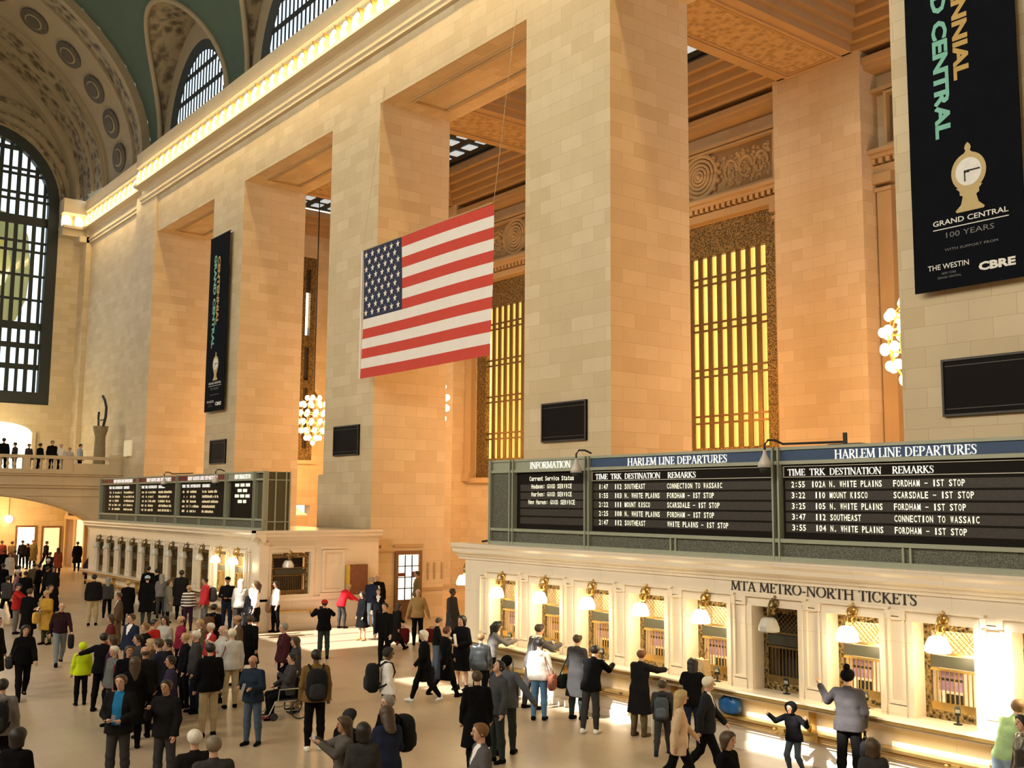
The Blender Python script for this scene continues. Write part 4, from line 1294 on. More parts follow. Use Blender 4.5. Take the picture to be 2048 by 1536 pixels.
# tall lamp post with a curved arm, sign and balcony details
t = thing('balcony_post', (-71.3, 20.9, 6.3), 'dark post with a hooked arm standing on the balcony against the wall', 'post')
MB().lathe([(.5, 0), (.55, .3), (.40, .8), (.34, 2.6), (.46, 3.0), (.5, 3.3)], (0, 0, 0), 12).build('pedestal', M('post_stone', (.30, .23, .13), .7, var=.3), t, True)
MB().tube([(.55, 0, 3.3), (.95, 0, 3.9), (1.0, 0, 4.5), (.6, 0, 5.0), (.1, 0, 5.3)], .09, 6).tube([(-.5, 0, 3.3), (-.62, 0, 3.9), (-.55, 0, 4.3)], .07, 6).tube([(-.55, 0, 3.7), (.9, 0, 3.7)], .05, 5).build('arm', IRON, t)
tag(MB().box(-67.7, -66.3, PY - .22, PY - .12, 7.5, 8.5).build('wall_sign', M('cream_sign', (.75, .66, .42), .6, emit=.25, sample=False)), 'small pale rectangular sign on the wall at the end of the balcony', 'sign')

# ================================================================ PEOPLE
PC = dict(K=(.006, .006, .007), K2=(.012, .011, .012), N=(.018, .024, .05), Nd=(.02, .03, .05), Nv=(.022, .027, .055), Np=(.03, .022, .05), Dp=(.04, .018, .035), Dk=(.03, .014, .018), Dr=(.11, .02, .02), Dm=(.05, .014, .018), Dc=(.24, .02, .05),
          C=(.045, .043, .045), Cm=(.06, .055, .06), Cd=(.04, .04, .04), Cg=(.06, .06, .065), Cb=(.05, .05, .055), G=(.17, .16, .16), Gt=(.10, .12, .11), Gc=(.15, .145, .13), Gs=(.10, .095, .10), Gp=(.12, .12, .12), Gn=(.10, .09, .08), Gb=(.11, .12, .15), Gl=(.45, .43, .40), Gw=(.52, .50, .48), Gd=(.035, .045, .045), Go=(.04, .05, .02),
          B=(.10, .065, .04), Br=(.17, .10, .035), T=(.36, .23, .10), O=(.14, .11, .05), M=(.45, .26, .045), A=(.42, .33, .19), E=(.60, .43, .29), R=(.42, .025, .022), Rr=(.62, .045, .06), R2=(.60, .02, .03), Rd=(.34, .03, .03), Rb=(.22, .05, .025), Pk=(.66, .50, .46), Pp=(.28, .14, .18),
          W=(.78, .76, .74), Wg=(.45, .44, .40), Wb=(.40, .50, .66), Y=(.55, .72, .02), S=(.36, .52, .26), L=(.3, .4, .5), Lg=(.20, .23, .25), Lj=(.26, .36, .50), J=(.07, .10, .15), Jb=(.10, .21, .38), Jd=(.06, .08, .11), Kl=(.02, .018, .016), Le=(.03, .034, .037), Ks=(.02, .021, .026), Kb=(.014, .012, .012), Kg=(.035, .035, .038), Ck=(.045, .04, .035))
HC = dict(k=(.012, .009, .007), br=(.06, .035, .018), lb=(.20, .11, .045), bl=(.45, .31, .14), rb=(.17, .075, .025), au=(.16, .06, .02), rd=(.09, .025, .018), gr=(.26, .24, .21), gb=(.18, .14, .10), wh=(.68, .64, .56), wb=(.72, .66, .52))
SK = dict(a=(.60, .36, .25), b=(.46, .25, .15), d=(.13, .07, .04))
STRIPE = None
def cloth_mat(key):
    n = 'cloth_' + key
    if n in MATS:
        return MATS[n]
    if key == 'stripe':
        m, nt, b = _nodes(n)
        w = nt.nodes.new('ShaderNodeTexWave')
        w.bands_direction = 'Z'
        w.inputs['Scale'].default_value = 2.9
        tc = nt.nodes.new('ShaderNodeTexCoord')
        r = nt.nodes.new('ShaderNodeValToRGB')
        r.color_ramp.interpolation = 'CONSTANT'
        r.color_ramp.elements[0].color = (.012, .012, .014, 1)
        r.color_ramp.elements[1].color = (.8, .77, .7, 1)
        r.color_ramp.elements[1].position = .5
        nt.links.new(tc.outputs['Object'], w.inputs['Vector'])
        nt.links.new(w.outputs['Fac'], r.inputs[0])
        nt.links.new(r.outputs[0], b.inputs['Base Color'])
        MATS[n] = m
        return m
    c = PC.get(key, PC['K'])
    m = M(n, c, .28 if key in ('Le', 'Kl') else .9, var=.45 if key == 'Gp' else .18, scale=40 if key == 'Gp' else 9, bump=.25)
    if key not in ('Le', 'Kl'):
        m.node_tree.nodes['Principled BSDF'].inputs['Specular IOR Level'].default_value = .05
    return m

def pt(x): return np.array(x, float)
class SDF:
    def __init__(s, lo, hi, h):
        s.h = h
        s.o = pt(lo) - 2 * h
        s.n = np.ceil((pt(hi) - s.o) / h).astype(int) + 3
        s.F = np.full(s.n, 1e3, np.float32)
    def axes(s, sl):
        return [(s.o[a] + s.h * np.arange(sl[a].start, sl[a].stop)).astype(np.float32) for a in range(3)]
    def cap(s, a, b, ra, rb, k=.03):
        # tapered capsule joined with a smooth union of radius k
        a, b = pt(a), pt(b)
        m = max(ra, rb) + k + 2 * s.h
        i0 = np.clip(np.floor((np.minimum(a, b) - m - s.o) / s.h).astype(int), 0, s.n)
        i1 = np.clip(np.ceil((np.maximum(a, b) + m - s.o) / s.h).astype(int) + 1, 0, s.n)
        if (i1 <= i0).any():
            return s
        sl = tuple(slice(int(p), int(q)) for p, q in zip(i0, i1))
        X, Y, Z = s.axes(sl)
        X, Y, Z = X[:, None, None] - a[0], Y[None, :, None] - a[1], Z[None, None, :] - a[2]
        d = (b - a).astype(np.float32)
        L = float(d @ d) + 1e-9
        t = np.clip((X * d[0] + Y * d[1] + Z * d[2]) / L, 0, 1)
        D = np.sqrt((X - t * d[0]) ** 2 + (Y - t * d[1]) ** 2 + (Z - t * d[2]) ** 2) - (ra + (rb - ra) * t)
        G = s.F[sl]
        if k > 0:
            hh = np.clip(.5 + .5 * (G - D) / k, 0, 1)
            s.F[sl] = np.where(G > 500, D, G + (D - G) * hh - k * hh * (1 - hh))
        else:
            s.F[sl] = np.minimum(G, D)
        return s
    def cut(s, n, c):
        # keep only n.p < c
        X, Y, Z = s.axes(tuple(slice(0, int(q)) for q in s.n))
        s.F = np.maximum(s.F, X[:, None, None] * n[0] + Y[None, :, None] * n[1] + Z[None, None, :] * n[2] - c)
        return s
    def mesh(s):
        F, h, o = s.F, s.h, s.o
        c = [F[i:F.shape[0] - 1 + i, j:F.shape[1] - 1 + j, k:F.shape[2] - 1 + k] for i in (0, 1) for j in (0, 1) for k in (0, 1)]
        neg = sum((q < 0).astype(np.int8) for q in c)
        act = (neg > 0) & (neg < 8)
        ijk = np.argwhere(act)
        if not len(ijk):
            return np.zeros((0, 3)), np.zeros((0, 4), int)
        v = np.stack([q[act] for q in c], 1)
        off = np.array([(i, j, k) for i in (0, 1) for j in (0, 1) for k in (0, 1)], float)
        P, N = np.zeros((len(ijk), 3)), np.zeros(len(ijk))
        for a in range(8):
            for b in range(a + 1, 8):
                if abs(off[a] - off[b]).sum() == 1:
                    m = (v[:, a] < 0) != (v[:, b] < 0)
                    t = np.where(m, v[:, a] / np.where(m, v[:, a] - v[:, b], 1), 0)
                    P += m[:, None] * (off[a] + t[:, None] * (off[b] - off[a]))
                    N += m
        V = (ijk + P / N[:, None]) * h + o
        idx = np.full(act.shape, -1)
        idx[act] = np.arange(len(ijk))
        Q = []
        for ax in range(3):
            sl0 = [slice(1, -1)] * 3
            sl0[ax] = slice(0, F.shape[ax] - 1)
            sl1 = list(sl0)
            sl1[ax] = slice(1, F.shape[ax])
            A, B = F[tuple(sl0)] < 0, F[tuple(sl1)] < 0
            e = np.argwhere(A != B)
            if not len(e):
                continue
            flip = A[A != B]
            e = e + np.array([0 if q == ax else 1 for q in range(3)])
            u, w = [q for q in range(3) if q != ax]
            def at(du, dw):
                g = e.copy(); g[:, u] -= du; g[:, w] -= dw
                return idx[g[:, 0], g[:, 1], g[:, 2]]
            q = np.stack([at(1, 1), at(0, 1), at(0, 0), at(1, 0)], 1)
            if ax == 1:
                flip = ~flip
            q[~flip] = q[~flip][:, ::-1]
            Q.append(q)
        return V, np.concatenate(Q)

def np_mesh(name, V, Q, mats, parent, mi=None, extra=None):
    # mesh object from numpy quads, plus optional extra polygons (MB)
    nv, nq = len(V), len(Q)
    ex = extra or MB()
    me = bpy.data.meshes.new(name)
    if ex.f:
        V = np.concatenate([V, np.array(ex.v)]) if nv else np.array(ex.v)
    loops = list(Q.reshape(-1)) if nq else []
    tot = [4] * nq
    for f in ex.f:
        loops += [i + nv for i in f]
        tot.append(len(f))
    me.vertices.add(len(V))
    me.vertices.foreach_set('co', np.asarray(V, np.float32).reshape(-1))
    me.loops.add(len(loops))
    me.loops.foreach_set('vertex_index', np.asarray(loops, np.int32))
    st = np.concatenate([[0], np.cumsum(tot)[:-1]]).astype(np.int32)
    me.polygons.add(len(tot))
    me.polygons.foreach_set('loop_start', st)
    me.polygons.foreach_set('loop_total', np.asarray(tot, np.int32))
    for m in (mats if isinstance(mats, list) else [mats]):
        me.materials.append(m)
    M_ = (list(mi) if mi is not None else [0] * nq) + list(ex.m)
    me.polygons.foreach_set('material_index', np.asarray(M_, np.int32))
    me.polygons.foreach_set('use_smooth', np.ones(len(tot), bool))
    me.update(calc_edges=True)
    me.validate()
    o = bpy.data.objects.new(name, me)
    COL.objects.link(o)
    o.parent = parent
    return o

# arms: (upper forward, upper out, fore forward, fore out) in degrees; legs: (hip, knee) right, left
POSE = {
 'stand': ((3, 11, 16, 3), (4, 11, 18, 3), (2, 3), (-2, 3), 0), 'walk': ((-22, 10, -4, 4), (20, 10, 42, 2), (24, 8), (-16, 22), 3),
 'stride': ((-30, 14, 0, 8), (26, 14, 60, -10), (-24, 30), (34, 6), 8), 'phone': ((8, 14, 95, -22), (8, 14, 90, -24), (2, 3), (-2, 3), 4),
 'hold': ((2, 16, 76, -34), (2, 16, 74, -34), (2, 3), (-2, 3), 0), 'paper': ((12, 14, 92, -24), (10, 14, 84, -26), (2, 3), (-2, 3), 4),
 'eat': ((30, 14, 132, -26), (2, 12, 24, 0), (2, 3), (-2, 3), 2), 'photo': ((62, 30, 128, -30), (62, 30, 128, -30), (2, 3), (-2, 3), 0),
 'camera': ((40, 22, 138, -30), (40, 22, 138, -30), (2, 3), (-2, 3), 0), 'counter': ((46, 14, 100, -10), (46, 14, 96, -8), (4, 6), (-6, 4), 14),
 'pay': ((70, 10, 84, 0), (14, 14, 60, -20), (2, 3), (-2, 3), 6), 'lean': ((54, 14, 92, -16), (58, 16, 94, -20), (10, 10), (-6, 6), 26), 'bend': ((30, 12, 52, -6), (30, 12, 52, -6), (14, 16), (2, 6), 26),
 'point': ((62, 14, 80, 4), (48, 10, 80, -6), (2, 3), (-2, 3), 0), 'reach': ((4, 12, 20, 2), (40, 62, 44, 66), (4, 4), (-4, 4), 4), 'carry': ((2, 18, 4, 16), (2, 20, 4, 18), (12, 5), (-10, 14), 0),
 'lookup': ((2, 14, 20, 2), (2, 14, 20, 2), (2, 3), (-2, 3), -4), 'armout': ((-8, 40, 4, 34), (4, 12, 22, 0), (6, 4), (-8, 6), 0), 'raise': ((4, 12, 30, -6), (44, 34, 150, 30), (2, 3), (-2, 3), 0),
 'dance': ((20, 60, 130, 22), (20, 58, 130, 18), (24, 46), (6, 40), 10), 'sit': ((24, 12, 70, -16), (38, 14, 140, -34), (84, 88), (80, 86), -6),
}
def person(x, y, H, yaw, pose, hair, hcol, skin, top, tcol, legs, lcol, shoe, label, far):
    s = H / 1.75 if pose != 'sit' else .98
    small = H < 1.52 and pose != 'sit'
    hs = 1.16 if small else 1.0                       # children have larger heads
    root = thing('person', (x, y, 0), label, 'person', 'far crowd under the balcony arch' if label.startswith('dark-clothed person among') else None, yaw)
    aR, aL, lR, lL, lean = POSE[pose]
    ln = math.radians(lean)
    def up(p):                                        # lean the upper body about the pelvis
        q = (p[2] - .95)
        return pt((p[0], p[1] * math.cos(ln) + q * math.sin(ln), .95 + q * math.cos(ln) - p[1] * math.sin(ln)))
    def dr(f, a, sd):
        f, a = math.radians(f), math.radians(a)
        return pt((sd * math.sin(a), math.sin(f) * math.cos(a), -math.cos(f) * math.cos(a)))
    J = {}
    wom = hair in ('long', 'bob', 'pony', 'longw', 'bobw') or legs in ('skirt', 'bare')
    sw = .155 if wom else .178
    for n, sd, A in (('R', 1, aR), ('L', -1, aL)):
        sh = up((sd * sw, -.01, 1.405))
        el = sh + dr(A[0] + lean * .6, A[1], sd) * .285
        wr = el + dr(A[2] + lean * .4, A[3], sd) * .25
        J[n] = (sh, el, wr, dr(A[2] + lean * .4, A[3], sd))
    for n, sd, A in (('r', 1, lR), ('l', -1, lL)):
        hp = pt((sd * .088, 0, .91))
        kn = hp + dr(A[0], 3, sd) * .43
        an = kn + dr(A[0] - A[1], 1, sd) * .42
        J[n] = (hp, kn, an, A[0] - A[1])
    lo = min(J['r'][2][2], J['l'][2][2]) - .075
    sh0 = pt((0, 0, -lo))
    # bounds, voxel size
    allp = np.array([p for k in 'RLrl' for p in J[k][:3]])
    h = far
    mn, mx = allp.min(0) - .22, allp.max(0) + .22
    mx[2] = max(mx[2], up((0, 0, 1.80))[2] + .05)
    mn[2] = min(mn[2], lo) - .02
    mn[:2] = np.minimum(mn[:2], -.26); mx[:2] = np.maximum(mx[:2], .26)
    hy, hp = (0, -26) if pose == 'lookup' else (0, 22 if pose in ('phone', 'paper', 'bend') else 0)
    hc = up((0, .012, 1.640))
    fw = math.radians(hp) + ln * .4
    f_ = pt((0, math.cos(fw), -math.sin(fw)))          # the way the face looks
    u_ = pt((0, math.sin(fw), math.cos(fw)))
    r_ = pt((1, 0, 0))
    def hd(a, b, c): return hc + (r_ * a + f_ * b + u_ * c) * hs
    def torso(S, t, k=.05):
        S.cap(up((-.105, -.015, 1.385)), up((.105, -.015, 1.385)), .066 + t, .066 + t, k)
        S.cap(up((-.08, 0, 1.26)), up((.08, 0, 1.26)), .098 + t, .098 + t, k)
        w = .052 if wom else .065
        S.cap(up((-w, 0, 1.10)), up((w, 0, 1.10)), .096 + t, .096 + t, k)
        S.cap((-.075, 0, .94), (.075, 0, .94), .104 + t, .104 + t, k)
        S.cap(up((0, 0, 1.0)), up((0, 0, 1.2)), .1 + t, .1 + t, k)
        return S
    def arms(S, t, k=.03, end=1.0):
        for n in 'RL':
            a, b, c, _ = J[n]
            S.cap(a, b, .052 + t, .043 + t, k)
            S.cap(b, b + (c - b) * end, .042 + t, .030 + t, k)
        return S
    def legs_(S, t, k=.03, z=1.0):
        for n in 'rl':
            a, b, c, _ = J[n]
            S.cap(a, b, .084 + t, .056 + t, k)
            m = b + (c - b) * .3 + pt((0, -.012, 0))
            S.cap(b, m, .055 + t, .056 + t, k)
            S.cap(m, b + (c - b) * z, .056 + t, .036 + t, k)
        return S
    def head(S, t=0.0, jaw=True, k=.03):
        S.cap(hd(0, -.022, .022), hd(0, .022, .028), .080 * hs + t, .076 * hs + t, k)
        if jaw:
            S.cap(hd(0, .03, -.03), hd(0, .048, -.072), .062 * hs + t, .040 * hs + t, k)
        return S
    # ---- body: one continuous surface, with fingers, nose, ears and eyes
    S = SDF(mn, mx, h)
    torso(S, -.012); arms(S, -.006); legs_(S, -.004)
    S.cap(up((0, -.012, 1.40)), hd(0, -.012, -.05), .054, .050, .03)
    head(S)
    for n in 'RL':
        a, b, c, d = J[n]
        S.cap(c, c + d * .075, .030, .034, .02)
    for n in 'rl':
        a, b, c, an = J[n]
        S.cap(c, c + pt((0, .03, -.03)), .036, .036, .02)
    V, Q = S.mesh()
    ex = MB()
    for n, sd in (('R', 1), ('L', -1)):
        a, b, c, d = J[n]
        side = np.cross(d, pt((0, 1, 0)) if abs(d[2]) > .8 else pt((0, 0, 1)))
        side /= np.linalg.norm(side)
        nr = np.cross(side, d)
        if pose in ('hold', 'phone', 'paper', 'photo', 'camera', 'carry'):
            curl = .8
        else:
            curl = .38
        sg = -1 if (nr @ pt((-sd, 0, 0)) < 0) else 1   # curl towards the body
        base = c + d * .075
        for q, L in zip((-.026, -.009, .009, .026), (.062, .074, .070, .056)):
            p0 = base + side * q
            p1 = p0 + (d * math.cos(curl * .5) + nr * sg * math.sin(curl * .5)) * L * .55
            p2 = p1 + (d * math.cos(curl * 1.6) + nr * sg * math.sin(curl * 1.6)) * L * .5
            ex.tube([p0, p1, p2], [.0095, .0088, .0065], 5)
        th = c + d * .03 + side * .028
        t1 = th + (side * .75 + d * .55 + nr * sg * .3) * .034
        t2 = t1 + (d * .9 + side * .1 + nr * sg * .3) * .032
        ex.tube([th, t1, t2], [.012, .0105, .008], 5)
    def bl(c, r, m, n=6):
        t = MB().ell((0, 0, 0), r, n, 5)
        t.v = [tuple(c + r_ * p[0] + f_ * p[1] + u_ * p[2]) for p in t.v]
        ex.add(t.v, t.f, m)
    bl(hd(0, .105, -.012), (.013, .018, .024), 0)
    for sd in (-1, 1):
        bl(hd(sd * .080, -.008, -.002), (.012, .02, .032), 0)
        bl(hd(sd * .030, .089, .014), (.013, .009, .007), 1)
        bl(hd(sd * .030, .092, .032), (.018, .008, .004), 2)
    bl(hd(0, .090, -.062), (.024, .009, .007), 3)
    sk = M('skin_' + skin, SK[skin], .5, var=.08, scale=20)
    hairm = M('hair_' + hcol, HC.get(hcol, HC['k']), .55, var=.3, scale=30) if hcol in HC else cloth_mat(hcol)
    V = V + sh0
    ex.v = [(p[0], p[1], p[2] - lo) for p in ex.v]
    np_mesh('body', V * s, Q, [sk, M('eye_dark', (.02, .014, .012), .3), hairm if hcol in HC else M('hair_k', HC['k'], .55), M('lips', (.34, .12, .10), .5)], root, None, _sc(ex, s))
    # ---- trousers, skirt or bare legs
    if legs in ('t', 'boot'):
        S = SDF((mn[0], mn[1], lo - .02), (mx[0], mx[1], 1.1), h)
        legs_(S, .016, .035, .97)
        S.cap((-.072, 0, .94), (.072, 0, .94), .112, .112, .05)
        S.cut((0, 0, 1), 1.03)
        V, Q = S.mesh()
        np_mesh('trousers', (V + sh0) * s, Q, cloth_mat(lcol), root)
    elif legs == 'skirt':
        S = SDF((-.4, -.4, .4), (.4, .4, 1.2), h)
        S.cap((-.07, 0, .95), (-.09, 0, .55), .115, .13, .06).cap((.07, 0, .95), (.09, 0, .55), .115, .13, .06).cap((0, 0, .98), (0, 0, .55), .12, .13, .06)
        S.cut((0, 0, -1), -.52)
        V, Q = S.mesh()
        np_mesh('skirt', (V + sh0) * s, Q, cloth_mat(lcol), root)
    for n, sd in (('r', 1), ('l', -1)):
        a, b, c, an = J[n]
        ca = math.radians(an * .7 if pose != 'sit' else 0)
        fwd = pt((sd * .12, math.cos(ca), math.sin(ca)))
        S = SDF(c - .3, c + .3, max(h * .8, .014))
        heel, toe = c + pt((0, 0, -.040)) - fwd * .03, c + pt((0, 0, -.046)) + fwd * .145
        S.cap(heel, toe, .046, .040, .02)
        S.cap(c + pt((0, 0, .03)), heel + fwd * .02, .046, .048, .03)
        if legs == 'boot':
            S.cap(c + (b - c) * .62, c, .072, .056, .03)
        S.cut((0, 0, -1), -(c[2] - .075))
        V, Q = S.mesh()
        np_mesh('boot' if legs == 'boot' else 'shoe', (V + sh0) * s, Q, cloth_mat('B' if legs == 'boot' else shoe), root)
    # ---- upper garment
    coat = top == 'coat'
    thick = dict(jacket=.030, coat=.036, hoodie=.028, sweater=.018, shirt=.012, cardigan=.024)[top]
    hem = dict(coat=.46, jacket=.84, hoodie=.86, sweater=.90, shirt=.93, cardigan=.72)[top]
    if pose == 'sit':
        hem = .86
    S = SDF((mn[0], min(mn[1], -.4), min(hem, mn[2]) - .05 if coat else hem - .1), mx, h)
    torso(S, thick, .06)
    arms(S, thick * .75, .022, 1.0)
    if hem < .9:
        w = .095
        for sd in (-1, 1):
            kn = J['r' if sd > 0 else 'l'][1]
            tgt = pt((sd * w, 0, hem - .05)) if not coat else pt((sd * .11, kn[1] * .55, hem - .06))
            S.cap((sd * .07, 0, .95), tgt, .104 + thick, (.118 if not coat else .145) + thick, .06)
        S.cap((0, 0, .95), (0, 0, hem - .05), .11 + thick, .12 + thick, .06)
    S.cap(up((0, -.02, 1.44)), up((0, -.01, 1.475)), .070, .062, .03)
    if top in ('hoodie',):
        S.cap(up((-.07, -.085, 1.44)), up((.07, -.085, 1.44)), .055, .055, .04)
    S.cut((0, 0, -1), -hem)
    V, Q = S.mesh()
    mats, mi = [], None
    INN = dict(N='W', Nb='blue', print='W', Wk='W', Rd='W', C=None, Ks='W', Gs='W', B='W', Nd=None)
    oc = dict(Nb='K2', print='K', Wk='K').get(tcol, tcol)
    mats = [cloth_mat(oc)]
    inn = INN.get(tcol)
    if inn:
        if inn == 'blue' and 'blue' not in PC:
            PC['blue'] = (.02, .16, .36)
        mats.append(cloth_mat(inn))
        cen = V[Q].mean(1)
        zt = 1.42
        zb = .98 if tcol == 'Nb' else 1.08 if tcol == 'print' else 1.24
        tt = np.clip((cen[:, 2] - zb) / (zt - zb), 0, 1)
        wv = (.075 if tcol in ('Nb', 'print') else .012 + .07 * tt)
        mi = ((cen[:, 1] > .02) & (abs(cen[:, 0]) < wv) & (cen[:, 2] > zb) & (cen[:, 2] < (1.36 if tcol == 'print' else 1.56))).astype(int)
    np_mesh(top, (V + sh0) * s, Q, mats, root, mi)
    # ---- hair or hat
    hv = max(h * .7, .013)
    S = SDF(hc - pt((.2, .26, .48)), hc + pt((.2, .3, .26)), hv)
    def hp_cut(S, n, c):                               # plane given in head axes
        N = r_ * n[0] + f_ * n[1] + u_ * n[2]
        return S.cut(N, float(N @ hc) + c * hs)
    name = 'hair'
    mat = hairm
    if hair == 'bald':
        S.cap(hd(0, -.03, -.005), hd(0, -.02, -.01), .086 * hs, .086 * hs, 0)
        hp_cut(S, (0, 0, 1), .022); hp_cut(S, (0, 1, 0), .02); hp_cut(S, (0, 0, -1), .055)
    elif hair in ('beanie', 'beaniep', 'hatw', 'hatn', 'cap', 'hood'):
        name = 'hat'
        mat = cloth_mat({'hatw': 'Gw', 'hatn': 'Y', 'hood': 'K'}.get(hair, hcol if hcol in PC else 'K'))
        head(S, .026 if hair != 'hood' else .05, hair == 'hood')
        if hair == 'hood':
            hp_cut(S, (0, .9, -.2), .055)
        elif hair == 'cap':
            hp_cut(S, (0, .2, -1), -.028)
            S.cap(hd(-.045, .10, .045), hd(.045, .10, .045), .022, .022, .02)
            S.cap(hd(-.02, .14, .038), hd(.02, .14, .038), .02, .02, .02)
        else:
            hp_cut(S, (0, .75, -.9), .0)
        if hair == 'beaniep':
            S.cap(hd(.0, -.06, .155), hd(0, -.061, .155), .052, .052, .01)
    else:
        t = .016 if hair == 'short' else .024
        head(S, t, False)
        if hair != 'short':
            for sd in (-1, 1):
                S.cap(hd(sd * .052, -.03, .02), hd(sd * .062, -.028, -.10), .050, .044, .04)
            S.cap(hd(0, -.045, .0), hd(0, -.05, -.11), .075, .062, .04)
        if hair in ('long', 'longw'):
            S.cap(hd(-.04, -.06, -.08), hd(-.055, -.085, -.30), .055, .04, .04).cap(hd(.04, -.06, -.08), hd(.055, -.085, -.30), .055, .04, .04).cap(hd(0, -.06, -.08), hd(0, -.10, -.32), .06, .045, .05)
        hp_cut(S, (0, .86, -.50), .030 if hair == 'short' else .044)
        if hair == 'short':
            hp_cut(S, (0, .3, -.95), .060)
        if hair == 'pony':
            S.cap(hd(0, -.09, .05), hd(0, -.15, -.03), .035, .042, .02).cap(hd(0, -.15, -.03), hd(0, -.13, -.26), .042, .022, .02)
    V, Q = S.mesh()
    if len(Q):
        np_mesh(name, (V + sh0) * s, Q, mat, root)
    if hair in ('beanie', 'cap', 'beaniep', 'hatw'):
        S = SDF(hc - .2, hc + .2, hv)
        head(S, .012, False)
        hp_cut(S, (0, 1, 0), .0); hp_cut(S, (0, 0, 1), .03); hp_cut(S, (0, 0, -1), .06)
        V, Q = S.mesh()
        if len(Q):
            np_mesh('hair', (V + sh0) * s, Q, M('hair_k', HC['k'], .55), root)
    INFO[label or len(INFO)] = (root, {k: [(p + sh0) * s for p in J[k][:3]] for k in 'RLrl'}, s, (up((0, 0, 1.25)) + sh0) * s, (hc + sh0) * s, yaw)
    return root
def _sc(mb, s):
    mb.v = [(a * s, b * s, c * s) for a, b, c in mb.v]
    return mb
INFO = {}
